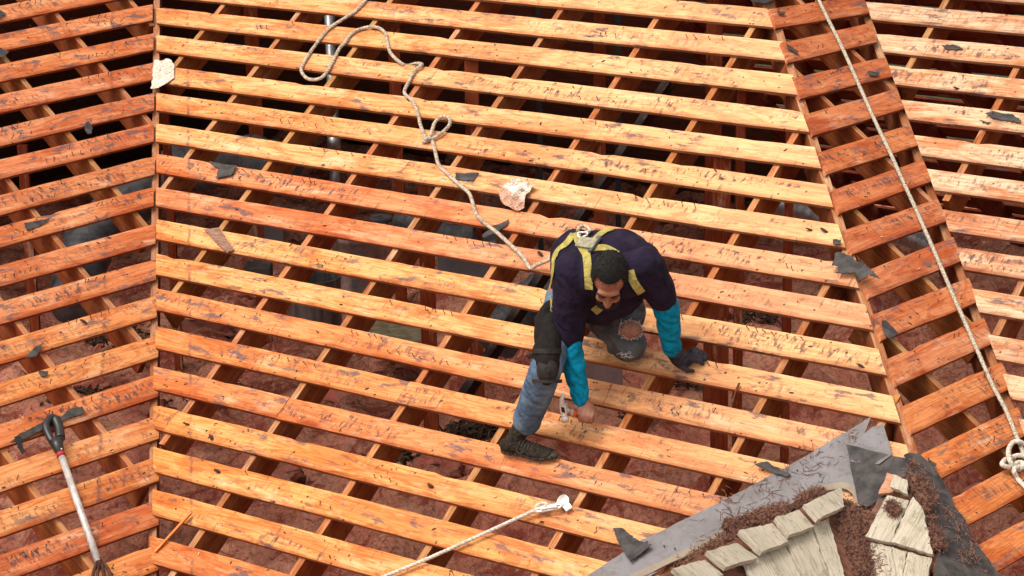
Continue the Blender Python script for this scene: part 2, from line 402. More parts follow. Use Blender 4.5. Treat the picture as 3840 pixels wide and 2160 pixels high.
for i, u in enumerate([.48, -.09, -.66, -1.23]):
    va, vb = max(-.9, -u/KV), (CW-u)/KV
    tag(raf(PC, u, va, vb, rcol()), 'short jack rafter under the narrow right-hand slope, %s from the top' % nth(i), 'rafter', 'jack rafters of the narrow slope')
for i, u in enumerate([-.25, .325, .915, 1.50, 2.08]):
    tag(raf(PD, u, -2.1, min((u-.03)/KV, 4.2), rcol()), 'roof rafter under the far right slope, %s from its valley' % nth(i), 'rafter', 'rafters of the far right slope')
vdir = (PB.v + PB.u*KV).normalized(); vw = vdir.cross(Z).normalized(); vd = vw.cross(vdir).normalized()
if vd.z > 0: vd = -vd
def vline(pl, k, v, dn): return pl.at(k*v, v, 0) + Z*dn
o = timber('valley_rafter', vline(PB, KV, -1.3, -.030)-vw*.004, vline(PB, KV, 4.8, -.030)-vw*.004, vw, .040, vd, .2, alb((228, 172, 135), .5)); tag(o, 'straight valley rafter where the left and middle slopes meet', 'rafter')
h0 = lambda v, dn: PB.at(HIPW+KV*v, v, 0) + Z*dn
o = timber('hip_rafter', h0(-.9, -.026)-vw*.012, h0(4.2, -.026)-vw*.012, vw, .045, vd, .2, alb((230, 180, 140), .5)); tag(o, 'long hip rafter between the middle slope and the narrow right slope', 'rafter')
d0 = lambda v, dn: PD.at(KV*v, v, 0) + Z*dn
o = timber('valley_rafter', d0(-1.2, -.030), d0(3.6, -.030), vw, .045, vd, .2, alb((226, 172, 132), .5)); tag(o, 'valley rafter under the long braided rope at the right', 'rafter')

# ------------------------------------------------------------------ boards on the four slopes
WD = .1385
Bl = [0, -.001, -.004, .013, -.006, -.004, -.012, -.010, -.015, -.014, -.022, -.017, .001, -.006, -.003, .001, .016]
Br = [-.014, -.014, -.019, -.004, -.007, -.008, 0, -.005, -.012, -.006, .001, .010, .008, .01, .008, .01, .01, .012]   # rows -1 ..
Bc = {-1: (246, 190, 118), 0: (246, 192, 120), 1: (244, 190, 115), 2: (247, 196, 124), 3: (245, 190, 115), 4: (240, 175, 100), 5: (247, 198, 124), 6: (226, 142, 88),
      7: (220, 138, 88), 8: (244, 184, 104), 9: (243, 180, 102), 10: (226, 148, 82), 11: (232, 156, 82), 12: (220, 130, 68), 13: (240, 168, 84), 14: (243, 176, 90), 15: (240, 168, 86), 16: (224, 138, 74)}
Bd = {-1: 'topmost, cut off by the top edge at the left', 0: 'crossed first by the upper bend of the grey rope', 1: 'crossed by the arch of the grey rope, second from the top', 2: 'under the bottom of the wide rope loop, just above the torn paper', 3: 'starting at the torn white paper on the left valley',
      4: 'passing just under the knot of the grey rope', 5: 'carrying the small felt patch with two nails', 6: 'reddish at the left with a curled felt scrap, under the paper bag', 7: 'reddish, ending the rope beside the man\'s back', 8: 'carrying a broken brown shingle near its left end',
      9: 'under the man\'s knee and gloved hand', 10: 'above the hammer, passing behind his blue forearm', 11: 'just below the hammer head', 12: 'under the man\'s shoe', 13: 'under the steel rope hook', 14: 'crossed by the taut white rope below the hook',
      15: 'beneath the top of the leaning lath, near the bottom edge', 16: 'lowest, at the bottom edge by the foot of the lath', 17: 'lying below the photo'}
BOARDS = {}
joints = {11: [1.95+.83], 12: [2.32], 13: [2.49]}
def row_v(i, f): a = Bl[i] if 0 <= i < len(Bl) else 0; b = Br[i+1] if 0 <= i+1 < len(Br) else 0; return S*i + a + (b-a)*f
for i in range(-2, 18):
    v = S*i; uL, uR = KV*v + .004, HIPW + KV*v - .008
    cuts = {11: [3.62], 12: [3.015], 13: [2.42]}.get(i, [])
    spans = []; a = uL
    for c in cuts: spans.append((a, c-.0015)); a = c+.0015
    spans.append((a, uR))
    for k, (a, b) in enumerate(spans):
        top0, top1 = (a - .0 if k == 0 else a), b
        bot0 = a + (KV*WD if k == 0 else 0); bot1 = b + (KV*WD if k == len(spans)-1 else 0)
        f0, f1 = (a-uL)/(uR-uL), (b-uL)/(uR-uL)
        col = Bc.get(i, (240, 175, 100))
        if k == 0 and len(spans) > 1: col = tuple(int(x*.96) for x in col)
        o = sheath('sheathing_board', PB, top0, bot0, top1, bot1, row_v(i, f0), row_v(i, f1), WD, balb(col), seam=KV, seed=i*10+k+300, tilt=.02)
        BOARDS[('B', i, k)] = o
        part = '' if len(spans) == 1 else ('short left piece of the ' if k == 0 else 'long right piece of the ')
        lb = '%sboard of the middle slope %s' % (part, Bd.get(i, 'lying outside the photo'))
        tag(o, ' '.join(lb.split()[:16]), 'roof board', 'sheathing boards of the middle slope')
        rs = random.Random(i*7+k)
        if -1 <= i <= 16: nails(o, PB, (max(a, uL)+.5, b-.25), lambda u: row_v(i, (u-uL)/(uR-uL)), WD, int((b-a)*rs.uniform(1.2, 3.6)) if i > 3 else int((b-a)*rs.uniform(.6, 1.8)), rs)
Ar = [-.03, -.018, -.014, -.006, -.005, .004, -.005, .02, .028, .032, .054, .054, .066, .066, .068, .065, .066]
Al = [.009, .012, .018, .026, .027, .043, .025, .044, .043, .054, .064, .065, .067, .074, .066, .07, .07]
Ac = [(230, 150, 88), (226, 140, 80), (224, 140, 78), (214, 126, 76), (212, 132, 84), (212, 120, 72), (222, 146, 88), (222, 140, 80), (218, 138, 84), (218, 132, 74), (234, 160, 84), (236, 164, 84), (222, 136, 74), (236, 162, 88), (236, 164, 84), (206, 112, 62), (232, 156, 80), (222, 134, 72)]
for i in range(0, 18):
    k = min(max(i-1, 0), 16); v = S*i; uR = -KV*v - .004; uL = uR - 2.3 if i else -2.6
    dv = (Al[k]-Ar[k]); vR_ = v + Ar[k]; vL_ = v + Ar[k] + dv*(-2.6-uR)/(-1.18) if False else v + Ar[k] + dv*((uR-uL)/1.2)
    o = sheath('sheathing_board', PA, uL, uL-KV*WD, uR, uR-KV*WD, vL_, vR_, WD, balb(Ac[i], None, (230, 156, 98), .5), seam=-KV, flip=-.78, seed=700+i, tilt=.02)
    BOARDS[('A', i)] = o
    tag(o, 'board on the left slope, %s from the top along the valley%s' % (nth(i), {5: ', greyer'}.get(i, '')), 'roof board', 'sheathing boards of the left slope')
    rs = random.Random(900+i); nails(o, PA, (uR-1.3, uR-.3), lambda u: vR_ + (vL_-vR_)*(uR-u)/(uR-uL), WD, rs.randint(4, 9), rs)
Cc = [(196, 112, 62), (200, 116, 64), (194, 110, 62), (196, 112, 64), (212, 130, 66), (202, 112, 60), (200, 116, 68), (204, 122, 74), (208, 124, 68), (206, 128, 76), (216, 134, 66), (222, 134, 60), (224, 136, 58), (224, 134, 58), (220, 132, 60)]
CL = [-.013, .001, .012, .019, .033, .039, .041, .061, .054, .057, .065, .074, .08, .085, .09]
CR = [.034, .004, .024, .015, .029, .028, .046, .05, .058, .054, .066, .069, .075, .08, .085]
for i in range(-2, 13):
    k = i+2 if i > -2 else 1; k = min(k, 14); v = S*i
    uL = -KV*v - .012; uR = CW - KV*v - .012 + rng.uniform(-.012, .004)
    kk = max(0, i+1)
    o = sheath('sheathing_board', PC, uL, uL-KV*WD, uR, uR-KV*WD, v+CL[min(kk, 14)], v+CR[min(kk, 14)], WD+.004, balb(Cc[min(kk, 14)], None, (218, 140, 86), .5), seed=500+i, tilt=.03, lift=.004)
    BOARDS[('C', i)] = o
    tag(o, 'short reddish board on the narrow slope, %s from the top%s' % (nth(max(0, i+1)), {3: ', split at its top edge', 6: ', with a felt flap'}.get(i, '')) if i > -2 else 'short reddish board on the narrow slope, above the top edge of the photo', 'roof board', 'short boards of the narrow slope')
    rs = random.Random(1500+i); nails(o, PC, (uL+.1, uR-.1), lambda u: v+CL[min(kk, 14)], WD, rs.randint(1, 3), rs)
DL = [-.158, -.153, -.154, -.149, -.141, -.153, -.134, -.135, -.126, -.10, -.122]
for i in range(-1, 13):
    v = S*i + DL[min(max(i, 0), 10)]; uL = KV*v + .006
    col = (252, 212, 158) if i not in (7, 6) else (238, 180, 130)
    o = sheath('sheathing_board', PD, uL, uL+KV*WD, uL+3.2, uL+3.2, v, v+.004, WD, balb(col, .68, (246, 198, 142), .4), seed=1100+i, tilt=.02)
    BOARDS[('D', i)] = o
    tag(o, 'pale sheathing board on the far right slope beyond the rope, %s from the top' % nth(max(0, i)) if i >= 0 else 'pale sheathing board on the far right slope, above the photo', 'roof board', 'pale boards of the far right slope')
    rs = random.Random(1900+i); nails(o, PD, (uL+.3, uL+1.2), lambda u: v, WD, rs.randint(0, 2), rs)

# ------------------------------------------------------------------ far sides of the roof
def quad(name, a, b, c, d, m, t=.02):
    a, b, c, d = map(Vector, (a, b, c, d)); n = (b-a).cross(d-a).normalized()*t
    mb = MB(); mb.add([a, b, c, d, a+n, b+n, c+n, d+n], [(3, 2, 1, 0), (4, 5, 6, 7), (0, 1, 5, 4), (1, 2, 6, 5), (2, 3, 7, 6), (3, 0, 4, 7)]); return mb.build(name, m)
tn = sn/cs
yr, zr = PB.at(0, VR_B).y, PB.at(0, VR_B).z
PF = Plane(Vector((0, yr, zr)), Vector((-1, 0, 0)), Vector((0, 1, 0)))      # far slope, seen from below through the gaps
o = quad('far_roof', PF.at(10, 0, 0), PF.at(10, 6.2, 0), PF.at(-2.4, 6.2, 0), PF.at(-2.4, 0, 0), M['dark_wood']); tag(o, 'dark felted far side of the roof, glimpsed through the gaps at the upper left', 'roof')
for i in range(-1, 25):
    if i < 0: continue
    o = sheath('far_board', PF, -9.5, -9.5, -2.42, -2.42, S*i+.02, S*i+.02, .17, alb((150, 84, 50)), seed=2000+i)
    tag(o, 'board of the far roof slope, seen from below through the gaps at upper right', 'roof board', 'boards of the far roof slope')
for i in range(11):
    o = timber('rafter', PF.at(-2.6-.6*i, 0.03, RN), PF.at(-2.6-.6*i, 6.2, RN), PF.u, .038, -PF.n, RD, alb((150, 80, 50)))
    tag(o, 'rafter of the far roof slope, seen from inside through the gaps', 'rafter', 'rafters of the far roof slope')
ar = PA.at(0, VR_A)
ra, rb = PA.at(-4, VR_A), PA.at(6, VR_A); back = (-n2*cs - Z*sn)*6
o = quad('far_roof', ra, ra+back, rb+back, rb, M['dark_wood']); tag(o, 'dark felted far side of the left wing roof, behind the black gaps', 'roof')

for a, b2 in (((-9, 6.1), (14, 6.1)), ((-8.8, -8), (-8.8, 6.1))):
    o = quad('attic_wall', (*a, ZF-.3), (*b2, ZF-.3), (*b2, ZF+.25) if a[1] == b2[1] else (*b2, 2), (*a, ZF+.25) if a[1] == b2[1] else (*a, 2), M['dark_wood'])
    tag(o, 'dark attic wall behind the insulation, far behind the roof frame' if a[1] == b2[1] else 'dark end wall of the attic behind the black gaps at the left', 'wall')

# ------------------------------------------------------------------ things in the attic
def k(ox, oy): return lambda q: (ox+q[0]/2.0125, oy+q[1]/2.0125)
k1, k2, k3, k4, k5, k6, k7, k8, k9 = k(0, 0), k(1280, 0), k(2560, 0), k(0, 720), k(1280, 720), k(2560, 720), k(0, 1440), k(1280, 1440), k(2560, 1440)
def zB(P): return (P.y)*tn
for x, y, t, wd_, nm, lb in [(2673, 800, 13.4, .09, 'post', 'brown upright post under the roof, left of two near the middle of the right half'), (2772, 1040, 12.7, .05, 'post', 'thin brown upright in the attic above the man\'s gloved hand'),
        (2703, 1230, 12.3, .09, 'post', 'brown upright post just above and right of the gloved hand'), (2952, 1250, 12.6, .045, 'post', 'narrow brown upright visible through many gaps left of the hip'), (1780, 900, 13.6, .08, 'post', 'dark brown upright post beside the grey duct box under the rope'),
        (1610, 1300, 13.0, .085, 'post', 'red-brown upright post left of the man, beside the plywood panel'), (975, 860, 15, .09, 'post', 'dark upright post under the broken shingle at the left'), (650, 1010, 14.6, .05, 'post', 'dark upright just right of the left valley'),
        (112, 960, 14.4, .06, 'post', 'dark upright post under the left slope'), (2250, 300, 15.6, .08, 'post', 'shaded upright post high up in the middle of the attic'), (1480, 250, 15.8, .08, 'post', 'shaded upright post behind the grey rope')]:
    P = dep(x, y, t); top = min(zB(P), (zr - (P.y-yr)*tn)) - .03
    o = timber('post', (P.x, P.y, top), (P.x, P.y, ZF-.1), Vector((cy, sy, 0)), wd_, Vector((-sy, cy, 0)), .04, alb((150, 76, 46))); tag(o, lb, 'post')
for x, y, t, lb in [(2024, 520, 15, 'black painted post seen above the paper bag'), (2318, 600, 14.6, 'black painted post right of the paper bag')]:
    P = dep(x, y, t); mb = MB(); top = min(zB(P), (zr - (P.y-yr)*tn)) - .03; mb.box((P.x, P.y, (top+ZF)/2), Vector((cy, sy, 0))*.017, Vector((-sy, cy, 0))*.02, Z*(top-ZF)/2)
    tag(mb.build('post', M['soot']), lb, 'post')
def rings(pts, r, n=16, rib=.0):
    out = MB(); P = spline(pts, 14); rr = [r*(1+rib*math.sin(i*1.9)+.05*fbm(i*.3, r*9)) for i in range(len(P))]; out.tube(P, rr, n); return out
def wrinkle(mb, amp, f=5):
    for i, v in enumerate(mb.v): mb.v[i] = v + Vector((fbm(v.x*f, v.y*f, v.z*f), fbm(v.x*f+7, v.y*f, v.z*f), fbm(v.x*f, v.y*f+9, v.z*f)))*amp
    return mb
DU = PB.up(-.95)
mb = rings([hit(PB, x, y, -.95) for x, y in ((1060, 640), (960, 600), (820, 610), (650, 650), (500, 750), (360, 880), (300, 1010), (290, 1150))], .16, 16, .04)
tag(wrinkle(mb, .02, 7).build('flexible_duct', M['duct']), 'fat grey wrapped duct curving under the left valley', 'duct')
mb = rings([hit(PB, x, y, -.9) for x, y in ((2120, 1060), (2000, 1120), (1900, 1230), (1860, 1290))], .12, 14, .04)
tag(wrinkle(mb, .015, 8).build('flexible_duct', M['duct']), 'grey wrinkled duct under the boards beside the man\'s hip', 'duct')
mb = rings([hit(PB, x, y, -.9) for x, y in ((1500, 830), (1590, 850), (1700, 890), (1790, 880))], .07, 12, .05)
tag(wrinkle(mb, .012, 9).build('flexible_duct', M['duct']), 'short grey wrinkled duct under the rope, right of the round lid', 'duct')
P = dep(1252, 500, 15.0); mb = MB(); mb.tube([(P.x, P.y, z) for z in (P.z-.5, P.z-.1)], .034, 14); mb.tube([(P.x, P.y, z) for z in (P.z-.1, P.z-.02, P.z-.02+.001, P.z+.9)], [.045, .045, .034, .034], 14)
tag(mb.build('vent_pipe', M['metal']), 'thin galvanised vent pipe standing behind the upper loop of the grey rope', 'pipe')
def drum(name, x, y0, y1, t, r, lb, cat, m, open_=True):
    a = dep(x, y0, t); b = dep(x, y1, t); mb = MB(); n = 28; zt, zb = a.z, a.z-(y1-y0)/(FW*3840)*t/cp; c = (a.x, a.y)
    prof = [(r, zb), (r, zb+.02), (r*.985, (zb+zt)/2), (r, zt-.02), (r*1.02, zt-.015), (r*1.02, zt)] + ([(r*.94, zt), (r*.93, zt-.12), (.01, zt-.13)] if open_ else [(r*.9, zt+.008), (.01, zt+.01)])
    for rr, z in prof:
        for i in range(n): q = 2*math.pi*i/n; mb.v.append(Vector((c[0]+rr*math.cos(q), c[1]+rr*math.sin(q), z)))
    for j in range(len(prof)-1):
        for i in range(n): i2 = (i+1) % n; mb.face((j*n+i, j*n+i2, j*n+n+i2, j*n+n+i), sm=(j in (1, 2)))
    return tag(mb.build(name, m), lb, cat)
M['dull'] = simple('dull_grey_metal', (.20, .19, .19), .45, .55, 7, .15, .004, metal=.6, stretch=(6, 6, .7))
drum('metal_tank', 1353, 880, 1150, 13.9, .165, 'shiny metal tank standing in the attic under the row with bent nails', 'tank', M['metal'], False)
drum('metal_drum', 1175, 1035, 1260, 13.4, .155, 'open dull metal drum in the attic, left of the metal tank', 'drum', M['dull'])
drum('round_lid', 1428, 816, 828, 14.0, .068, 'round grey lid lying above the insulation between two rafters', 'lid', M['duct'], False)
def dbox(x0, x1, y0, y1, t, d, m, lb, cat, name='duct_box'):
    a, b, c = dep(x0, y0, t), dep(x1, y0, t), dep(x0, y1, t); X = (b-a)/2; X.z = 0; Y = Vector((-sy, cy, 0))*d/2; h = (y1-y0)/(FW*3840)*t/cp
    mb = MB(); mb.box((a+b)/2 + Y - Z*h/2, X, Y, Z*h/2); return tag(mb.build(name, m), lb, cat)
M['greybox'] = simple('grey_sheet_metal', (.17, .165, .175), .5, .3, 5, .1, .004, metal=.2)
dbox(1640, 1860, 930, 1075, 13.5, .3, M['greybox'], 'plain grey duct box under the rope, left of the man', 'duct')
M['mauve'] = simple('dusty_mauve_metal', (.26, .185, .18), .7, .3, 6, .15)
dbox(2180, 2335, 1250, 1450, 11.95, .25, M['mauve'], 'plain grey duct box under the boards below the man\'s knee', 'duct')
dbox(990, 1060, 850, 910, 14.6, .2, M['greybox'], 'small grey box corner under the broken shingle', 'duct')
dbox(915, 1010, 1010, 1060, 14.0, .2, M['felt'], 'dark flat box on the insulation left of the metal drum', 'box', 'dark_box')
mb = MB(); pq = [hz(x, y, ZF+.30) for x, y in ((1330, 1300), (1400, 1190), (1590, 1220), (1570, 1320))]; mb.add(pq + [q - Z*.015 for q in pq], [(0, 3, 2, 1), (4, 5, 6, 7), (0, 1, 5, 4), (1, 2, 6, 5), (2, 3, 7, 6), (3, 0, 4, 7)])
M['ply'] = simple('dusty_plywood', (.27, .225, .14), .9, .45, 14, .2)
tag(mb.build('plywood_panel', M['ply']), 'dusty olive plywood panel lying in the attic left of the red-brown post', 'panel')
for pts, lb in (([(2880, 762), (3000, 792), (3120, 840)], 'silver foil pipe in the attic just left of the hip'), ([(3380, 880), (3440, 905), (3520, 950)], 'silver foil pipe end glimpsed between the short reddish boards')):
    mb = rings([dep(x, y, 13.6) for x, y in pts], .055, 14, .05); tag(mb.build('foil_pipe', M['metal']), lb, 'pipe')
o = timber('strut', hit(PB, 2545, 230, -.22), hit(PB, 1720, 1490, -.22), PB.u, .05, -PB.n, .06, alb((64, 58, 60))); tag(o, 'dark grey strut running beside a rafter behind the man\'s left', 'strut')
# loose bits of insulation and felt down on the attic floor
def blob(P, r, seed, fl=.5):
    bm = bmesh.new(); bmesh.ops.create_icosphere(bm, subdivisions=3, radius=r)
    mb = MB(); mb.v = [Vector(P) + Vector((v.co.x*(1+.4*fbm(v.co.x/r+seed, v.co.y/r)), v.co.y*(1+.4*fbm(v.co.x/r, v.co.y/r+seed)), v.co.z*fl))*(1+.35*fbm(v.co.x/r*2+seed, v.co.y/r*2, v.co.z/r*2)) for v in bm.verts]
    for f in bm.faces: mb.face([v.index for v in f.verts], sm=True)
    bm.free(); return mb
M['ins2'] = simple('loose_red_wool', (.42, .10, .075), 1, .5, 14, .9, .03, col2=(.30, .13, .09))
M['ins3'] = simple('crumbled_debris', (.11, .065, .042), 1, .8, 40, .3, .01)
spots = [(760, 1240, .14, 2), (2660, 780, .12, 2), (2880, 960, .16, 2), (1010, 1780, .15, 2), (1330, 1470, .16, 2), (1640, 1760, .12, 2), (1850, 1600, .1, 3), (1760, 1620, .09, 3), (1480, 1730, .09, 3), (2840, 1190, .14, 3), (2600, 1420, .1, 3), (660, 1790, .09, 3), (980, 1080, .12, 2), (800, 1480, .15, 3), (300, 1490, .14, 3), (560, 1530, .1, 2), (430, 1260, .12, 3), (2400, 1530, .1, 3)]
for i, (x, y, r, q) in enumerate(spots):
    if q == 2: o = wrinkle(wrinkle(blob(hz(x, y, ZF+.12), r*1.2, i*3.1, .3), .05, 12), .02, 40).build('insulation_clump', M['ins2'])
    else:
        mb = MB(); c_ = hz(x, y, ZF+.12); ra = random.Random(i)
        for _ in range(260):
            p_ = c_ + Vector((ra.gauss(0, r*.7), ra.gauss(0, r*.7), ra.uniform(-.02, .05))); d_ = Vector((ra.gauss(0, 1), ra.gauss(0, 1), ra.gauss(0, .5))).normalized(); e_ = d_.cross(Vector((ra.gauss(0, 1), ra.gauss(0, 1), ra.gauss(0, 1)))).normalized(); l_ = ra.uniform(.006, .03)
            mb.box(p_, d_*l_, e_*l_*ra.uniform(.2, .6), d_.cross(e_)*.003)
        o = mb.build('debris_heap', M['ins3'])
    tag(o, 'torn red clump of loose wool lying on the attic insulation' if q == 2 else 'small heap of dark crumbled debris lying on the attic insulation', 'wool' if q == 2 else 'debris', 'red wool clumps on the insulation' if q == 2 else 'debris heaps on the insulation', None if q == 2 else 'stuff')

# ------------------------------------------------------------------ ropes
def rope_mat(name, a, b2, sc):
    m, t, b = mat(name); g = G(t); co = g.n('ShaderNodeTexCoord').outputs['Object']
    n = g.noise(co, sc, 4, .7); t.links.new(g.mix(g.step(n, .45, .6), a, b2), b.inputs['Base Color']); b.inputs['Roughness'].default_value = .9; b.inputs['Specular IOR Level'].default_value = .15
    t.links.new(g.bump(g.noise(co, 300, 2), .4, .002), b.inputs['Normal']); return m
M['rope'] = rope_mat('dirty_rope', (.50, .42, .33), (.27, .21, .16), 60); M['rope2'] = rope_mat('speckled_rope', (.52, .45, .36), (.22, .20, .155), 130); M['rope3'] = rope_mat('white_rope', (.60, .55, .48), (.42, .37, .31), 60)
def rope(name, pts, r, m, lb, cat='rope', pitch=.055, parent=None):
    P = spline(pts, 10); 
    L = [0.0]
    for i in range(1, len(P)): L.append(L[-1]+(P[i]-P[i-1]).length)
    n = max(8, int(L[-1]/.0075)); Q = []; j = 0                       # even steps
    for i in range(n+1):
        s_ = L[-1]*i/n
        while j < len(L)-2 and L[j+1] < s_: j += 1
        f = (s_-L[j])/max(1e-9, L[j+1]-L[j]); Q.append(P[j].lerp(P[j+1], min(1, f)))
    mb = MB(); fr = []; prev = None
    for i in range(n+1):
        t = (Q[min(i+1, n)]-Q[max(i-1, 0)]).normalized(); x = (prev - t*prev.dot(t)).normalized() if prev else t.cross(Z if abs(t.z) < .9 else Vector((1, 0, 0))).normalized(); prev = x; fr.append((x, t.cross(x)))
    for k_ in range(3):
        S_ = []
        for i in range(n+1): a = 2*math.pi*(L[-1]*i/n/pitch + k_/3); S_.append(Q[i] + (fr[i][0]*math.cos(a)+fr[i][1]*math.sin(a))*r*.47)
        mb.tube(S_, r*.60, 6)
    o = mb.build(name, m, parent=parent)
    return tag(o, lb, cat) if lb else o
rp = [(1395, -30, .012), (1340, 36, .012), (1282, 75, .012), (1232, 109, .012), (1183, 169, .012), (1143, 229, .012), (1130, 263, .012), (1148, 291, .012), (1178, 299, .012), (1212, 287, .012), (1242, 243, .012), (1272, 184, .012), (1294, 160, .013), (1322, 124, .013), (1364, 105, .013), (1412, 102, .013), (1444, 124, .013), (1454, 164, .013), (1466, 200, .013), (1504, 237, .012),
      (1530, 246, -.03), (1562, 238, -.05), (1582, 241, .006), (1576, 248, .02), (1556, 266, .014), (1533, 308, .012), (1517, 348, .012), (1548, 380, .012), (1568, 427, .012), (1578, 472, .012), (1600, 520, .013), (1612, 514, .03), (1618, 500, .03), (1630, 462, .02), (1656, 438, .02), (1683, 441, .02), (1687, 466, .02), (1660, 496, .02), (1628, 516, .02), (1592, 531, .014), (1590, 524, .014), (1608, 518, .034), (1621, 527, .016), (1633, 571, .012), (1645, 616, .012), (1677, 651, .012), (1727, 696, .012), (1757, 722, .012), (1769, 748, .012), (1787, 804, .012), (1822, 839, .012), (1866, 874, .02), (1916, 919, .03), (1961, 963, .03), (1983, 1000, .02), (1990, 1006, .02), (2015, 993, .04), (2050, 978, .08), (2085, 962, .14)]
rope('lifeline_rope', [hit(PB, x, y, n) for x, y, n in rp], .0105, M['rope'], 'dirty grey lifeline rope snaking down the middle slope to the man\'s harness')
rp = [(1030, -40), (1030, 0), (1090, 130), (1200, 350), (1330, 640), (1450, 910), (1560, 1140), (1700, 1449), (1760, 1579), (1900, 1899), (2050, 2249), (2200, 2589), (2335, 2898), (2440, 3098), (2530, 3318), (2590, 3470)]
rope('lifeline_rope', [hit(PC, *k3(q), .017) for q in rp], .0108, M['rope2'], 'long speckled rope running straight down the narrow right-hand slope', pitch=.03)
rp = [(2576, 455), (2530, 432), (2490, 445), (2460, 500), (2470, 580), (2515, 640), (2545, 640), (2576, 610), (2540, 590), (2470, 628), (2412, 608), (2440, 570), (2530, 540), (2590, 550), (2600, 600), (2540, 625), (2500, 650), (2525, 710), (2576, 765), (2640, 830)]
rope('knotted_rope', [hit(PC, *k9(q), .03+.014*math.sin(i*2.1)) for i, q in enumerate(rp)], .0115, M['rope3'], 'white rope tied in a loose knot at the right edge of the photo')
M['galv'] = simple('worn_steel', (.50, .47, .44), .4, .4, 40, .1, .002, metal=.7)
a, b2 = hit(PB, *k8((1455, 955)), .035), hit(PB, *k8((250, 1485)), .03)
a2 = b2 + (b2-a)*.35
rope('anchor_rope', [a, a.lerp(b2, .33)-PB.n*.006, a.lerp(b2, .66)-PB.n*.008, b2, a2], .0092, M['rope3'], 'taut white rope from the metal hook to the bottom edge of the photo')
# hook and anchor plate
M['chrome'] = simple('bright_steel', (.72, .70, .68), .35, .15, 30, .05, .002, metal=.35)
t = empty('rope_hook', hit(PB, *k8((1560, 925)), .02), 'steel snap hook with a roped eye clipped to a roof anchor at the bottom', 'hook')
def PX(kk, pts, n, pl=PB): return [hit(pl, *kk(q), n) for q in pts]
mb = MB(); mb.tube(spline(PX(k8, [(1450, 948), (1500, 935), (1580, 918), (1640, 908), (1660, 918), (1640, 935), (1570, 950), (1490, 962), (1450, 958), (1450, 948)], .035), 6), .006, 8); mb.build('hook_body', M['chrome'], t)
mb = MB(); mb.tube(spline(PX(k8, [(1510, 945), (1570, 932), (1630, 926)], .045), 6), .0075, 8); mb.build('gate', M['chrome'], t)
rope('rope_eye', PX(k8, [(1455, 955), (1480, 915), (1520, 897), (1550, 905), (1535, 930), (1490, 945), (1455, 960)], .038), .008, M['rope3'], None, parent=t)
t = empty('roof_anchor', hit(PB, *k8((1680, 920)), .01), 'bent white steel anchor strap nailed over the board edge beside the hook', 'anchor')
ap = PX(k8, [(1652, 915), (1660, 890), (1682, 876), (1700, 890), (1700, 918), (1722, 948)], .02); mb = MB(); mb.ribbon([p_ + PB.n*h_ for p_, h_ in zip(spline(ap, 6), [.0+.02*math.sin(i/30*3.1) for i in range(31)])], PB.n, .034, .003); mb.build('strap', M['galv'], t)
mb = MB(); mb.tube([hit(PB, *k8((1640, 905)), .03), hit(PB, *k8((1685, 915)), .03)], .007, 8); mb.build('ring', M['chrome'], t)

# ------------------------------------------------------------------ scraps lying on the boards
def scrap(name, pl, pts, n, m, lb, cat, t=.004, curl=.012, res=.012, group=None, col=None, parent=None):
    """thin torn piece with the given outline (sheet pixels), lifted and curled a little"""
    P = [hit(pl, x, y, 0) for x, y in pts]; q = [pl.uv(p_) for p_ in P]
    ring = []
    for i in range(len(q)):                       # ragged outline
        a, b = q[i], q[(i+1) % len(q)]; L = math.dist(a, b); s_ = max(1, int(L/res))
        for j in range(s_):
            f = j/s_; w_ = .003 if j else 0; ring.append((a[0]+(b[0]-a[0])*f + random.uniform(-w_, w_), a[1]+(b[1]-a[1])*f + random.uniform(-w_, w_)))
    bm = bmesh.new(); vs_ = [bm.verts.new((u, v, 0)) for u, v in ring]
    try: f = bm.faces.new(vs_)
    except ValueError: return None
    bmesh.ops.triangulate(bm, faces=[f]); 
    for _ in range(2): bmesh.ops.subdivide_edges(bm, edges=[e for e in bm.edges if e.calc_length() > .035], cuts=1); bmesh.ops.triangulate(bm, faces=bm.faces)
    so = random.uniform(0, 50); mb = MB(); cu = sum(a[0] for a in q)/len(q); cv = sum(a[1] for a in q)/len(q); R_ = max(math.dist(a, (cu, cv)) for a in q)
    nv = len(bm.verts); bm.verts.index_update()
    for sgn in (1, 0):
        for v in bm.verts:
            d = math.dist(v.co[:2], (cu, cv))/R_
            h = n + abs(curl)*(d**2.2)*(.5+.8*fbm(v.co.x*6+so, v.co.y*6)) + .004*fbm(v.co.x*25+so, v.co.y*25)
            mb.v.append(pl.at(v.co.x, v.co.y, max(h, n*.6) + t*sgn))
    mb_f = []
    for f in bm.faces:
        idx = [v.index for v in f.verts]
        mb.face(idx if f.normal.z > 0 else idx[::-1]); mb.face([i+nv for i in (idx[::-1] if f.normal.z > 0 else idx)])
    for e in bm.edges:
        if len(e.link_faces) == 1: a, b = e.verts[0].index, e.verts[1].index; mb.face((a, b, b+nv, a+nv))
    bm.free()
    o = mb.build(name, m, color=col, parent=parent)
    return tag(o, lb, cat, group) if lb else o
def T(kk, *pts): return [kk(q) for q in pts]
F = M['felt']
scrap('felt_scrap', PB, T(k1, (1580, 1225), (1640, 1240), (1800, 1265), (1755, 1340), (1640, 1360), (1640, 1320), (1690, 1285), (1620, 1270)), .006, F, 'curled dark felt scrap on a reddish board right of the left valley', 'felt scrap', curl=.03)
scrap('felt_scrap', PB, T(k2, (870, 1325), (1040, 1312), (1000, 1375), (870, 1365)), .004, F, 'small flat felt patch with two nails beside the rope', 'felt scrap')
scrap('felt_scrap', PB, T(k5, (1070, 345), (1150, 262), (1230, 232), (1272, 222), (1258, 258), (1160, 312), (1090, 362)), .004, F, 'felt strip lying under the rope above the man\'s back', 'felt scrap')
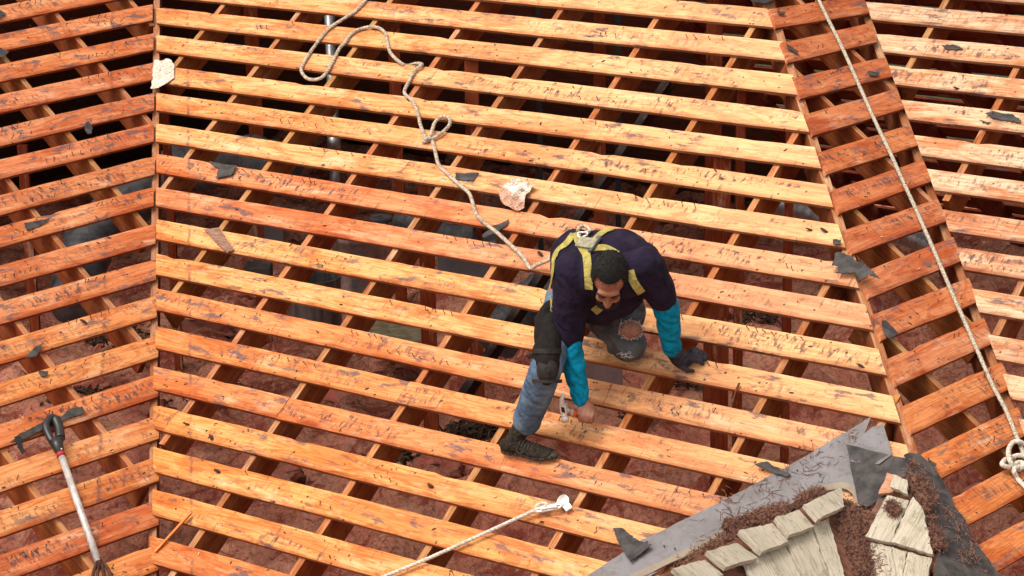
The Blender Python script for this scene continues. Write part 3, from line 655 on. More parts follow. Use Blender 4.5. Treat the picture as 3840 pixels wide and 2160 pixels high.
scrap('felt_scrap', PB, T(k6, (1165, 505), (1190, 498), (1290, 528), (1330, 570), (1390, 588), (1515, 712), (1460, 692), (1420, 660), (1400, 688), (1350, 712), (1320, 650), (1170, 652), (1228, 602), (1140, 596), (1160, 550)), .035, F, 'large jagged felt scrap lying across the hip rafter', 'felt scrap', curl=.02)
scrap('felt_scrap', PB, T(k6, (1140, 378), (1170, 372), (1202, 384), (1195, 416), (1140, 410)), .01, F, 'little felt flake on the hip, above the large jagged scrap', 'felt scrap')
scrap('felt_scrap', PB, T(k8, (2070, 1130), (2140, 1125), (2170, 1150), (2250, 1210), (2362, 1255), (2200, 1377), (2160, 1320), (2100, 1215)), .03, F, 'dark torn shingle flap hanging onto the grey flashing', 'felt scrap', curl=.02)
scrap('felt_scrap', PB, T(k9, (555, 635), (650, 610), (700, 645), (825, 710), (800, 735), (690, 690), (600, 660)), .02, F, 'long dark felt sliver on the upper edge of the grey flashing', 'felt scrap', curl=.02)
scrap('tar_sheet', PB, T(k3, (480, -60), (760, -60), (740, 0), (640, 52), (530, 40)), .02, M['soot'], 'black sheet end at the top edge, left of the narrow slope', 'sheet')
M['shingle'] = simple('brown_shingle', (.17, .085, .06), .9, .5, 18, .4, .006, stretch=(1, 6, 1), col2=(.30, .17, .12))
scrap('broken_shingle', PB, T(k4, (1550, 300), (1662, 284), (1772, 450), (1722, 476)), .008, M['shingle'], 'broken brown wood shingle lying slantwise near the left valley', 'shingle', t=.008, curl=.006)
scrap('felt_scrap', PA, T(k4, (180, 242), (260, 228), (386, 208), (300, 262), (250, 284), (200, 296)), .004, F, 'grey felt sliver on the left slope', 'felt scrap')
scrap('felt_scrap', PA, T(k4, (178, 1272), (250, 1188), (325, 1148), (300, 1205), (270, 1255)), .008, F, 'pointed grey felt shard on the left slope, above the fork', 'felt scrap')
scrap('felt_scrap', PA, T(k4, (285, 1358), (360, 1365), (352, 1395), (310, 1402)), .006, F, 'small dark felt chip on the left slope, above the fork handle', 'felt scrap')
scrap('felt_scrap', PA, T(k1, (642, 940), (666, 934), (690, 980), (680, 1030), (652, 1036), (634, 990)), .012, F, 'dark felt tongue hanging over a board edge on the left slope', 'felt scrap', curl=.02)
scrap('felt_scrap', PA, T(k1, (-60, 360), (0, 372), (62, 402), (30, 440), (-60, 455)), .008, F, 'felt scrap at the left edge, lower of two near the top', 'felt scrap')
scrap('felt_scrap', PA, T(k1, (-60, 70), (0, 84), (42, 115), (0, 142), (-60, 150)), .006, F, 'felt scrap at the left edge, upper of two near the top', 'felt scrap')
scrap('felt_strip', PA, T(k7, (68, 462), (130, 400), (340, 290), (450, 262), (530, 200), (610, 194), (636, 232), (480, 287), (350, 342), (180, 432)), .012, F, 'long ragged felt strip under the grip of the fork', 'felt scrap', curl=.02)
scrap('felt_scrap', PA, T(k7, (98, 425), (140, 420), (178, 540), (150, 560)), .02, M['soot'], 'black felt tongue hanging at the left end of the long strip', 'felt scrap')
for i, (pl, kk, pts, lb) in enumerate([(PC, k3, [(700, 98), (760, 114), (755, 131), (700, 117)], 'tiny felt chip on the topmost short reddish board'), (PC, k3, [(765, 350), (862, 410), (855, 426), (780, 382)], 'felt splinter at the left end of a short reddish board'), (PC, k3, [(1388, 552), (1472, 570), (1460, 592), (1400, 585)], 'grey felt chip beside the speckled rope'),
        (PC, k6, [(1490, 990), (1520, 988), (1612, 1086), (1540, 1142), (1508, 1080)], 'felt triangle on the lower left end of a short reddish board'), (PC, k9, [(1830, 580), (1897, 630), (1890, 646), (1840, 606)], 'dark splinter on a short board beside the black felt'),
        (PD, k3, [(1960, 362), (2040, 344), (2100, 365), (2120, 382), (2000, 380)], 'thin felt chips on the far right slope'), (PD, k3, [(2288, 872), (2350, 850), (2490, 870), (2558, 920), (2550, 940), (2470, 920), (2340, 902)], 'large flat felt scrap on the far right slope'), (PD, k3, [(2240, 912), (2332, 930), (2300, 944)], 'small brown chip left of the large felt scrap at far right')]):
    scrap('felt_scrap', pl, T(kk, *pts), .014 if pl is PC else .004, F, lb, 'felt scrap')
M['sliver'] = simple('pale_slivers', (.62, .44, .28), .9, .5, 60, .2); M['bark'] = simple('dark_knot_bark', (.06, .03, .02), .9, .4, 60, .3)
for pl, x, y, lb in ((PB, 701, 1590, 'dark fallen knot on a board right of the left valley'), (PB, 793, 1640, 'long dark knot chip below the small fallen knot'), (PB, 814, 1766, 'round dark knot chip on a board near the bottom left'), (PB, 1616, 1822, 'dark oval knot chip on a board below the red-brown post'), (PB, 2026, 952, 'dark knot chip beside the man\'s left flank'), (PB, 3036, 860, 'dark flake on a pale board near the hip, left of its pair'), (PB, 3092, 864, 'dark flake on a pale board near the hip, right of its pair'), (PB, 3230, 1372, 'long dark flake near the hip, right of the gloved hand'), (PA, 312, 1204, 'brown splinter on the left slope above the felt shard'), (PD, 3588, 330, 'brown chip on the pale far right slope')):
    c = hit(pl, x, y, .006); o = blob(c, .02, x*.1, .35).build('bark_chip', M['bark']); tag(o, lb, 'chip')
    o.scale = (1.1, .55, .6); o.rotation_euler = (0, .4, random.uniform(-.6, .9))
# torn paper
def paper_mat(name, plaid):
    m, t, b = mat(name); g = G(t); co = g.n('ShaderNodeTexCoord').outputs['Object']
    n = g.noise(co, 22, 4, .6); c = g.mix(g.step(n, .3, .6), (.76, .70, .62), (.56, .47, .38))
    ln = g.noise(g.map(co, (1, 1, 1)), 14, 3, .6, 2.2); c = g.mix(g.mul(g.math('COMPARE', ln, .5, .018), .8), c, (.16, .09, .10))
    if plaid:
        s_ = g.sep(co); d1 = g.math('SINE', g.mul(g.math('ADD', s_[0], g.mul(s_[2], 1.1)), 330)); d2 = g.math('SINE', g.mul(g.math('SUBTRACT', s_[0], g.mul(s_[2], 1.3)), 300))
        low = g.step(g.math('SUBTRACT', g.mul(s_[0], -.3), s_[2]), -.012, .0); c = g.mix(g.mul(low, .8), c, (.46, .27, .17))
        c = g.mix(g.mul(low, g.mul(g.math('MAXIMUM', g.step(d1, .6, .9), g.step(d2, .6, .9)), .7)), c, (.33, .10, .06))
    t.links.new(c, b.inputs['Base Color']); b.inputs['Roughness'].default_value = .85; t.links.new(g.bump(n, .7, .02), b.inputs['Normal']); return m
M['paper'] = paper_mat('torn_white_paper', False); M['bag'] = paper_mat('printed_paper_bag', True)
scrap('torn_paper', PB, T(k1, (1180, 470), (1230, 478), (1265, 462), (1300, 466), (1322, 500), (1320, 600), (1280, 610), (1245, 628), (1215, 645), (1210, 684), (1150, 692), (1158, 600), (1160, 540)), .01, M['paper'], 'torn white paper caught on the left valley', 'paper', t=.002, curl=.03, res=.02)
o = scrap('paper_bag', PB, T(k5, (1215, 0), (1240, -30), (1335, -80), (1400, -50), (1490, -22), (1430, 20), (1410, 70), (1385, 130), (1345, 152), (1290, 145), (1230, 112), (1206, 60)), .01, M['bag'], 'crumpled paper bag with a reddish check print on the middle slope', 'bag', t=.003, curl=.03, res=.02)
for i, v in enumerate(o.data.vertices):
    q = v.co; d = max(0, 1-(q.length/.12)**2); v.co = q + PB.n*(.022*d + .024*fbm(q.x*38, q.y*38, q.z*38))
a, b2 = hit(PB, *k7((1167, 1262)), .012), hit(PB, *k7((1437, 968)), .030)
o = timber('lath', a, b2, (b2-a).normalized().cross(PB.n).normalized(), .016, -PB.n, .008, alb((240, 178, 110))); tag(o, 'thin pale lath leaning across the bottom of the left valley', 'stick')
a, b2 = hit(PB, *k9((375, 140)), .02), hit(PB, *k9((425, -10)), .02)
o = timber('splinter', a, b2, (b2-a).normalized().cross(PB.n).normalized(), .010, -PB.n, .005, alb((120, 80, 55))); tag(o, 'brown splinter sticking up between boards right of the man\'s hand', 'stick')

# ------------------------------------------------------------------ tear-off fork leaning on the left slope
t = empty('garden_fork', hit(PA, *k7((600, 930)), .03), 'tear-off fork with black grip, red ring and silver shaft on the left slope', 'fork')
M['plastic'] = simple('black_plastic', (.018, .018, .02), .4, .3, 20, .05, spec=.5); M['redp'] = simple('red_plastic', (.42, .02, .03), .45, .2, 20, 0)
M['alu'] = simple('scuffed_aluminium', (.60, .57, .55), .42, .4, 28, .1, .002, metal=.3, stretch=(1, 1, .4)); M['rust'] = simple('rusty_steel', (.09, .032, .022), .65, .5, 26, .2, .003, metal=.3)
mb = MB(); mb.tube(spline([hit(PA, *k7(q), h_) for q, h_ in (((400, 250), .035), ((432, 285), .035), ((456, 370), .035), ((452, 425), .035), ((425, 442), .033), ((390, 425), .032), ((352, 345), .032), ((350, 300), .033), ((375, 262), .034), ((400, 250), .035))], 6), .0195, 12)
mb.build('grip', M['plastic'], t)
gp = [hit(PA, *k7(q), .035) for q in ((418, 265), (445, 330), (455, 410))]; mb = MB(); mb.tube(spline(gp, 5), .025, 12); mb.build('hand_bar', M['plastic'], t)
mb = MB(); mb.tube([hit(PA, *k7(q), .034) for q in ((418, 430), (437, 470), (458, 530))], [.034, .028, .021], 12); mb.build('socket', M['plastic'], t)
mb = MB(); mb.tube([hit(PA, *k7(q), .034) for q in ((456, 524), (465, 550))], .0225, 14); mb.build('collar', M['redp'], t)
mb = MB(); mb.tube([hit(PA, *k7(q), .034) for q in ((465, 548), (600, 935), (742, 1342))], .0175, 14); mb.build('shaft', M['alu'], t)
mb = MB(); mb.tube([hit(PA, *k7(q), .034) for q in ((735, 1322), (752, 1350), (765, 1375))], [.018, .016, .012], 10)
head = []
for j, (ax, bx) in enumerate(((730, 705), (752, 740), (778, 790), (806, 842))):
    mb.tube(spline([hit(PA, *k7(q), h_) for q, h_ in (((765, 1350), .034), ((ax-6, 1375), .045), ((bx-4, 1450), .05), ((bx+10, 1560), .035), ((bx+22, 1640), .02))], 6), .0085, 8)
mb.build('fork_head', M['rust'], t)
rv = MB(); c = hit(PA, *k7((462, 492)), .053); rv.tube([c, c+PA.n*.004], .005, 8); rv.build('rivet', M['chrome'], t)

# ------------------------------------------------------------------ old dormer roof at the lower right
def flash_mat():
    m, t, b = mat('grey_flashing'); g = G(t); co = g.n('ShaderNodeTexCoord').outputs['Object']
    a = g.noise(co, 5, 4, .6); d = g.noise(g.map(co, (1, 2.2, 1), (0, 0, 0), (.3, .2, .8)), 16, 7, .75); e = g.noise(g.map(co, (8, 1.5, 3), (2, 0, 0), (.5, .1, .6)), 14, 4, .7)
    c = g.mix(g.step(a, .35, .65), (.175, .165, .178), (.135, .122, .125)); c = g.mix(g.mul(g.step(d, .50, .66), .6), c, (.095, .078, .072)); c = g.mix(g.mul(g.step(e, .60, .68), .8), c, (.055, .045, .042))
    p_ = g.noise(g.map(co, (2, 6, 2), (9, 0, 0), (.1, .7, .2)), 11, 5, .7); c = g.mix(g.mul(g.step(p_, .60, .70), .5), c, (.28, .265, .265))
    t.links.new(c, b.inputs['Base Color']); b.inputs['Roughness'].default_value = .6; t.links.new(g.bump(g.math('ADD', a, d), .35, .012), b.inputs['Normal']); return m
M['flash'] = flash_mat()
M['dirtymetal'] = simple('dirty_flashing', (.26, .22, .17), .7, .4, 12, .3, .006, col2=(.22, .17, .13))
def shake_mat():
    m, t, b = mat('weathered_shake'); g = G(t); co = g.n('ShaderNodeUVMap', uv_map='UVMap').outputs[0]
    n = g.noise(g.map(co, (9, 130, 1)), 1, 6, .75, .5); l = g.noise(g.map(co, (14, 14, 1)), 1, 5, .65); a = g.noise(g.map(co, (5, 5, 1), (4, 1, 0)), 1, 3)
    c = g.mix(g.step(a, .35, .65), (.55, .485, .395), (.46, .415, .325)); c = g.mix(g.mul(g.step(n, .48, .66), .75), c, (.17, .13, .10))
    c = g.mix(g.mul(g.step(l, .54, .66), .6), c, (.25, .23, .14)); s_ = g.noise(g.map(co, (40, 60, 1)), 1, 4, .7); c = g.mix(g.mul(g.step(s_, .64, .70), .8), c, (.07, .05, .04))
    t.links.new(c, b.inputs['Base Color']); b.inputs['Roughness'].default_value = .95; b.inputs['Specular IOR Level'].default_value = .1
    t.links.new(g.bump(g.math('ADD', n, g.mul(l, .4)), .9, .012), b.inputs['Normal']); return m
M['shake'] = shake_mat()
Rp = hit(PB, *k9((1150, 800)), .04); DT = .55; dl = math.hypot(1, DT); ds_, dc_ = DT/dl, 1/dl
def pl_of(o, u, d): q = Plane.__new__(Plane); q.o, q.u = o, u; q.n = d*ds_ + Z*dc_; q.v = d*dc_ - Z*ds_; return q
E1 = pl_of(Rp, tA, n2); E0 = pl_of(Rp, tA, -n2); E2 = PB.up(.03)
o = quad('dormer_deck', E1.at(.02, 0, -.035), E1.at(-2.4, 0, -.035), E1.at(-2.4, 1.3, -.035), E1.at(.02, 1.3, -.035), M['dark_wood']); tag(o, 'dark boarding under the old wooden shakes at the lower right corner', 'roof deck')
scrap('metal_flashing', PB, T(k9, (1425, 262), (1000, 520), (550, 770), (300, 900), (0, 1045), (-300, 1190), (-660, 1430), (-1000, 1640), (-500, 1640), (0, 1310), (420, 1100), (800, 940), (1130, 800), (1310, 830), (1290, 560), (1375, 400)), .012, M['flash'], 'long smooth grey metal flashing running to the bottom edge', 'flashing', t=.002, curl=.004, res=.08)
scrap('metal_flashing', PB, T(k9, (1372, 410), (1440, 352), (1525, 334), (1560, 450), (1592, 570), (1500, 640), (1280, 620), (1290, 500)), .018, M['flash'], 'small upright tip of grey metal flashing beside the hip', 'flashing', t=.002, curl=.03, res=.06)
scrap('felt_patch', PB, T(k9, (1247, 490), (1480, 545), (1725, 598), (1782, 668), (1640, 760), (1520, 890), (1400, 960), (1335, 930), (1312, 810)), .024, M['felt'], 'square dark felt patch at the head of the old dormer', 'felt patch', curl=.006, res=.05)
scrap('felt_apron', PC, T(k9, (1650, 562), (1690, 545), (1765, 552), (1880, 660), (1940, 760), (2000, 860), (2035, 960), (2120, 1060), (2165, 1190), (2240, 1290), (2335, 1425), (2420, 1560), (1850, 1600), (1900, 1300), (1820, 950), (1750, 720)), .02, M['felt'], 'long creased dark felt apron between the shakes and the short boards', 'felt sheet', curl=.015, res=.06)
mb = MB(); cr = spline([hit(PB, *k9(q), .016) for q in ((-660, 1590), (0, 1290), (420, 1085), (800, 930), (1130, 778), (1290, 800), (1340, 930))], 8); mb.ribbon(cr, PB.n, .035, .01); tag(wrinkle(mb, .006, 20).build('flashing_fold', M['dirtymetal']), 'dirty pale fold of the flashing behind the ridge of old shakes', 'flashing')
def shake(name, pl, pts, n, lb, th=.02, tilt=0, m=None, tu=0, grp='old wooden shakes at the lower right'):
    P = [pl.uv(hit(pl, *k9(q))) for q in pts]; so = random.uniform(0, 30); mb = MB(); N = len(P)
    a, b2 = P[0], P[-1]; ax = Vector((b2[0]-a[0], b2[1]-a[1])).normalized()           # grain runs down the piece
    ring = []
    for i in range(N):
        p_, q_ = P[i], P[(i+1) % N]; L = math.dist(p_, q_); s_ = max(1, int(L/.02))
        for j in range(s_):
            f = j/s_; w_ = .0035 if j else 0; ring.append((p_[0]+(q_[0]-p_[0])*f+random.uniform(-w_, w_), p_[1]+(q_[1]-p_[1])*f+random.uniform(-w_, w_)))
    K = len(ring)
    for hh in (0, 1):
        for u, v in ring: mb.v.append(pl.at(u, v, n + tu*(max(q[0] for q in P)-u) + (th if hh else 0) + .003*fbm(u*20+so, v*20)))
    uv = [(u*ax.x+v*ax.y+so, -u*ax.y+v*ax.x+so) for u, v in ring]
    ar = sum(ring[i][0]*ring[(i+1) % K][1]-ring[(i+1) % K][0]*ring[i][1] for i in range(K)); o_ = list(range(K)); 
    if (pl.u.cross(pl.v)).dot(pl.n)*ar < 0: o_ = o_[::-1]
    mb.face([K+i for i in o_], [uv[i] for i in o_]); mb.face([i for i in o_[::-1]], [uv[i] for i in o_[::-1]])
    for j in range(K):
        i, i2 = o_[j], o_[(j+1) % K]; mb.face((i, i2, K+i2, K+i), ((uv[i][0], uv[i][1]), (uv[i2][0], uv[i2][1]), (uv[i2][0], uv[i2][1]+th), (uv[i][0], uv[i][1]+th)))
    return tag(mb.build(name, m or M['shake'], color=(1, 1, 1)), lb, 'shake', grp)
for i, (q, nm) in enumerate([([(850, 1020), (1165, 830), (1175, 1000), (950, 1135)], 'topmost'), ([(650, 1095), (845, 1008), (955, 1135), (750, 1235)], 'second from the top'), ([(370, 1205), (642, 1108), (765, 1248), (540, 1365)], 'third from the top'), ([(125, 1360), (378, 1262), (530, 1370), (272, 1475)], 'fourth from the top'), ([(-130, 1490), (132, 1388), (275, 1500), (20, 1610)], 'cut by the bottom edge')]):
    shake('ridge_shake', E1, q, .022, 'pale weathered ridge shake on the dormer, %s in the overlapping row' % nm, .024, tu=.13)
for q, n_, lb in (([(965, 1085), (1088, 1035), (1235, 1560), (1150, 1590)], .004, 'long grey shake below the ridge row, rightmost, along the needle-filled valley'), ([(855, 1130), (960, 1087), (1144, 1590), (1075, 1620)], .0, 'long grey shake below the ridge row, second from its right end'), ([(745, 1178), (850, 1133), (1068, 1620), (985, 1650)], .005, 'long split shake in the middle below the ridge row'), ([(600, 1238), (740, 1181), (978, 1650), (850, 1700)], .0, 'wide long shake below the ridge row, left of the split one'), ([(420, 1310), (594, 1241), (842, 1700), (640, 1780)], .003, 'leftmost long shake below the ridge row at the bottom edge')):
    shake('roof_shake', E1, q, n_, lb, .013)
for q, n_, lb in (([(1400, 1212), (1590, 1250), (1700, 1288), (1640, 1560), (1440, 1560)], .0, 'lower left mossy shake right of the needle-filled valley'), ([(1706, 1290), (1890, 1335), (1830, 1560), (1650, 1560)], .0, 'lower right mossy shake beside the black felt'),
        ([(1560, 885), (1725, 925), (1585, 1240), (1395, 1195)], .022, 'broad mossy shake right of the valley with needles on it'), ([(1757, 895), (1830, 990), (1905, 1330), (1592, 1242), (1735, 930)], .024, 'pointed brown-edged shake beside the black felt'), ([(1622, 758), (1722, 800), (1727, 910), (1595, 852)], .052, 'small thick shake piece on top of the two mossy ones')):
    shake('roof_shake', E2, q, n_, lb, .02)
M['rawwood'] = simple('fresh_cedar', (.50, .25, .15), .9, .35, 20, .3, stretch=(1, 6, 1)); M['brownfelt'] = simple('brown_felt', (.20, .10, .075), .9, .45, 24, .4)
shake('shake_stub', E2, [(1555, 706), (1662, 738), (1600, 850), (1490, 868)], .02, 'split pinkish shake stub above the small thick shake piece', .014, m=M['rawwood'])
shake('felt_tongue', E2, [(1478, 872), (1550, 882), (1440, 1105), (1362, 1112)], .006, 'reddish brown felt tongue along the left side of the mossy shakes', .004, m=M['brownfelt'])
M['needle'] = simple('dry_needles', (.26, .13, .09), .9, .55, 70, 0, col2=(.075, .032, .024), th=(.42, .58)); M['duff'] = simple('needle_duff', (.10, .045, .035), 1, .6, 60, .9, .02)
nd = MB(); rs = random.Random(5)
def needle(P, n_):
    d = Vector((rs.gauss(0, 1), rs.gauss(0, 1), rs.gauss(0, 1))); d = (d - n_*d.dot(n_)*.75).normalized(); l = rs.uniform(.025, .065); x = d.cross(n_).normalized()*.0012; y = n_*.0015; c_ = P
    b = len(nd.v); e = c_ + d*l/2 + n_*rs.uniform(0, .006); s_ = c_ - d*l/2
    nd.v += [s_+x, s_-x, s_+y, e+x, e-x, e+y]
    for f in ((0, 1, 4, 3), (1, 2, 5, 4), (2, 0, 3, 5), (0, 2, 1), (3, 4, 5)): nd.face([b+i for i in f])
def strip(cps, pl, wd_, nn, hgt):
    C_ = spline([hit(pl, *k9(q), .012) for q in cps], 10)
    for _ in range(int(nn*2.2)):
        i = rs.randrange(len(C_)-1)
        if fbm(C_[i].x*9, C_[i].y*9, hgt*50) + rs.uniform(-.35, .5) < 0: continue
        f = i/(len(C_)-1); j = min(int(f*(len(wd_)-1)), len(wd_)-2); ww = wd_[j] + (wd_[j+1]-wd_[j])*(f*(len(wd_)-1)-j)
        P = C_[i].lerp(C_[i+1], rs.random()); tg = (C_[i+1]-C_[i]).normalized(); sd_ = tg.cross(pl.n); o_ = rs.gauss(0, .6)
        if abs(o_) > 1.9: continue
        needle(P + sd_*o_*ww + pl.n*hgt*max(.15, 1-o_*o_)*rs.uniform(.55, 1.05), pl.n)
    # the packed duff underneath
    m_ = len(C_); b = len(nd.v)
strips = [([(330, 1090), (520, 1060), (740, 980), (1000, 880), (1060, 860)], E2, [.03, .05, .055, .05, .03], 1700, .035), ([(-60, 1440), (150, 1330), (330, 1230), (560, 1120), (800, 1000)], E2, [.03, .06, .06, .05, .03], 1200, .04), ([(1200, 900), (1210, 1020), (1250, 1150), (1290, 1300), (1330, 1500)], E2, [.06, .075, .08, .085, .085], 2600, .035),
          ([(1720, 720), (1790, 800), (1840, 930), (1890, 1090), (1940, 1270)], E2, [.035, .045, .03, .025, .025], 1000, .035), ([(1580, 950), (1610, 990), (1640, 1020)], E2, [.025, .03, .02], 200, .06)]
for st_ in strips + [([(100, 1080), (600, 800), (1000, 600), (1330, 430)], PB, [.12, .13, .12, .10], 150, .004), ([(1700, 620), (1900, 800), (2080, 1150), (2150, 1400)], PC, [.06, .08, .1, .1], 160, .03)]: strip(*st_)
o = nd.build('pine_needles', M['needle']); tag(o, 'heaps of dry brown needles among the old shakes', 'needles'); tag(o, kind='stuff')
for i, (cps, pl, wd_, _, hgt) in enumerate(strips[:4]):
    C_ = spline([hit(pl, *k9(q), .0) for q in cps], 10); mb = MB(); K = 9
    for a_, P in enumerate(C_):
        tg = (C_[min(a_+1, len(C_)-1)]-C_[max(a_-1, 0)]).normalized(); sd_ = tg.cross(pl.n); f = a_/(len(C_)-1); j = min(int(f*(len(wd_)-1)), len(wd_)-2); ww = wd_[j] + (wd_[j+1]-wd_[j])*(f*(len(wd_)-1)-j)
        for b_ in range(K): x = b_/(K-1)*2-1; mb.v.append(P + sd_*x*ww*(.72+.45*fbm(a_*.6, x*2, i)) + pl.n*(hgt*.75*(1-x*x)*(1+.6*fbm(a_*.5, x*3, i+5)) - .004))
    for a_ in range(len(C_)-1):
        for b_ in range(K-1): q = a_*K+b_; mb.face((q, q+K, q+K+1, q+1), sm=True)
    o = mb.build('needle_duff', M['duff']); tag(o, kind='stuff')

mb = MB(); rs = random.Random(77); mb2 = MB()
for _ in range(900):
    q = rs.random()
    if q < .6: i = rs.randint(-1, 16); pl = PB; u = rs.uniform(KV*S*i+.1, HIPW+KV*S*i-.1); v = row_v(i, .5)
    elif q < .82: i = rs.randint(1, 16); pl = PA; u = -KV*S*i - rs.uniform(.1, 1.4); v = S*i + Ar[i-1]
    elif q < .93: i = rs.randint(-1, 10); pl = PC; u = -KV*S*i + rs.uniform(.05, .75); v = S*i + CL[i+1]
    else: i = rs.randint(0, 9); pl = PD; u = KV*S*i + rs.uniform(.1, 1.5); v = S*i + DL[i]
    P = pl.at(u, v + WD*rs.uniform(.08, .92), .004 + (.006 if pl is PC else 0)); a = rs.uniform(0, 3.14); d = pl.u*math.cos(a) + pl.v*math.sin(a); l = rs.choice((.0015, .002, .003, .004, .006, .010)); w_ = min(l*.8, rs.uniform(.0008, .003))
    (mb if rs.random() < .7 else mb2).box(P, d*l, d.cross(pl.n)*w_, pl.n*rs.uniform(.0008, .002))
tag(mb.build('dark_crumbs', M['bark']), kind='stuff'); tag(mb2.build('wood_slivers', M['sliver']), kind='stuff')

# ------------------------------------------------------------------ the man
VX, VU, VB = rt, up, -fwd                        # picture right, picture up, towards the viewer
def A(x, y, t): return dep(x, y, t)
def cloth(name, col, col2, sc=20, bump=.5, rough=.9, bd=.006, extra=None, fold=9, fs=.25):
    m, t, b = mat(name); g = G(t); co = g.n('ShaderNodeTexCoord').outputs['Object']
    n = g.noise(co, sc, 5, .6, .6); f = g.noise(co, 350, 2, .5); c = g.mix(g.step(n, .35, .65), col, col2)
    if extra: c = extra(g, co, c)
    t.links.new(c, b.inputs['Base Color']); b.inputs['Roughness'].default_value = rough; b.inputs['Specular IOR Level'].default_value = .15
    wv = g.n('ShaderNodeTexWave'); t.links.new(g.map(co, (1, 1, 1), (0, 0, 0), (.4, .5, .3)), wv.inputs['Vector']); wv.inputs['Scale'].default_value = fold; wv.inputs['Distortion'].default_value = 14; wv.inputs['Detail'].default_value = 3.5; wv.inputs['Detail Scale'].default_value = 1.3
    h1 = g.bump(g.math('ADD', g.mul(n, .5), g.mul(f, .12)), bump, bd)
    t.links.new(g.bump(wv.outputs['Fac'], fs, .014, h1), b.inputs['Normal']); return m
def denim(g, co, c):
    w_ = g.noise(co, 7, 3, .6); c = g.mix(g.mul(g.step(w_, .42, .7), .55), c, (.17, .25, .33)); d = g.noise(co, 45, 5, .7); return g.mix(g.mul(g.step(d, .55, .75), .35), c, (.04, .055, .08))
M['shirt'] = cloth('navy_shirt', (.018, .011, .030), (.010, .007, .018), 12, .5, fold=4, fs=.5); M['cyan'] = cloth('cyan_sleeve', (.0, .22, .37), (.0, .15, .27), 22, .5, fold=6, fs=.5)
M['denim'] = cloth('blue_denim', (.085, .14, .215), (.05, .085, .14), 18, .5, extra=denim, fold=5, fs=.35); M['denim2'] = cloth('dirty_denim', (.11, .12, .135), (.035, .038, .042), 10, .5)
M['blackcloth'] = cloth('black_cloth', (.009, .0075, .0075), (.014, .011, .010), 20, .4); M['padcap'] = simple('worn_black_pad', (.026, .020, .018), .75, .5, 40, .4, .004); M['glove'] = cloth('grey_glove', (.042, .035, .045), (.028, .024, .031), 30, .4)
M['shoe'] = cloth('black_shoe', (.018, .014, .010), (.032, .026, .019), 40, .4); M['sole_grey'] = simple('grey_print', (.08, .072, .066), .7, .2, 40, 0); M['sole'] = simple('rubber_sole', (.040, .034, .030), .7, .4, 40, .3)
M['yellow'] = cloth('yellow_webbing', (.42, .36, .10), (.27, .22, .07), 40, .3); M['greyplate'] = simple('olive_plate', (.33, .30, .21), .6, .4, 50, .2); M['thread'] = simple('frayed_thread', (.55, .50, .47), .9, .3, 50, 0)
def skin_mat():
    m, t, b = mat('tan_skin'); g = G(t); co = g.n('ShaderNodeTexCoord').outputs['Object']; n = g.noise(co, 28, 4, .6)
    c = g.mix(g.step(n, .35, .7), (.30, .125, .075), (.23, .085, .055)); t.links.new(c, b.inputs['Base Color']); b.inputs['Roughness'].default_value = .55; b.inputs['Subsurface Weight'].default_value = .08
    b.inputs['Subsurface Radius'].default_value = (.01, .004, .002); t.links.new(g.bump(g.noise(co, 220, 3), .15, .001), b.inputs['Normal']); return m
M['skin'] = skin_mat()
def hair_mat(name, c1, c2):
    m, t, b = mat(name); g = G(t); co = g.n('ShaderNodeTexCoord').outputs['Object']; n = g.noise(co, 160, 3, .7)
    t.links.new(g.mix(g.step(n, .45, .7), c1, c2), b.inputs['Base Color']); b.inputs['Roughness'].default_value = .6; b.inputs['Specular IOR Level'].default_value = .25; t.links.new(g.bump(n, 1, .006), b.inputs['Normal']); return m
M['hair'] = hair_mat('black_hair', (.004, .0035, .0035), (.012, .010, .009)); M['beard'] = hair_mat('black_beard', (.008, .006, .006), (.02, .014, .012))

class Sculpt(MB):
    def ball(s, c, r, ax=None, n=18):             # sphere or ellipsoid (ax = three scaled axis vectors)
        c = Vector(c); ax = ax or (Vector((r, 0, 0)), Vector((0, r, 0)), Vector((0, 0, r))); b = len(s.v); m = n//2
        for j in range(m+1):
            th_ = math.pi*j/m
            for i in range(n):
                a = 2*math.pi*i/n; s.v.append(c + ax[0]*math.sin(th_)*math.cos(a) + ax[1]*math.sin(th_)*math.sin(a) + ax[2]*math.cos(th_))
        for j in range(m):
            for i in range(n): i2 = (i+1) % n; s.face((b+j*n+i, b+(j+1)*n+i, b+(j+1)*n+i2, b+j*n+i2))
    def limb(s, pts, rr, n=20, sub=6):            # tapered chain with rounded joints
        for i in range(len(pts)-1):
            a, b2 = Vector(pts[i]), Vector(pts[i+1])
            for q in range(sub+1): f = q/sub; s.ball(a.lerp(b2, f), rr[i]+(rr[i+1]-rr[i])*f, n=n)
    def finish(s, name, m, parent, vox=.008, sm=10, wr=None, color=None):
        o = s.build(name, m, parent)
        rm = o.modifiers.new('union', 'REMESH'); rm.mode = 'VOXEL'; rm.voxel_size = vox; rm.use_smooth_shade = True
        if sm: q = o.modifiers.new('smooth', 'SMOOTH'); q.iterations = sm; q.factor = .5
        if wr:
            for amp, size in wr:
                tx = bpy.data.textures.new(name+'_folds', 'CLOUDS' if amp > 0 and size < .013 else 'WOOD'); tx.noise_scale = size
                if tx.type == 'WOOD': tx.wood_type = 'BANDNOISE'; tx.turbulence = 9; tx.noise_basis = 'BLENDER_ORIGINAL'
                d = o.modifiers.new('folds', 'DISPLACE'); d.texture = tx; d.strength = amp; d.mid_level = .5; d.texture_coords = 'LOCAL'
        return o
man = empty('person', A(2180, 1500, 11.1), 'man in navy t-shirt, blue sleeves and torn jeans kneeling with a hammer', 'person')
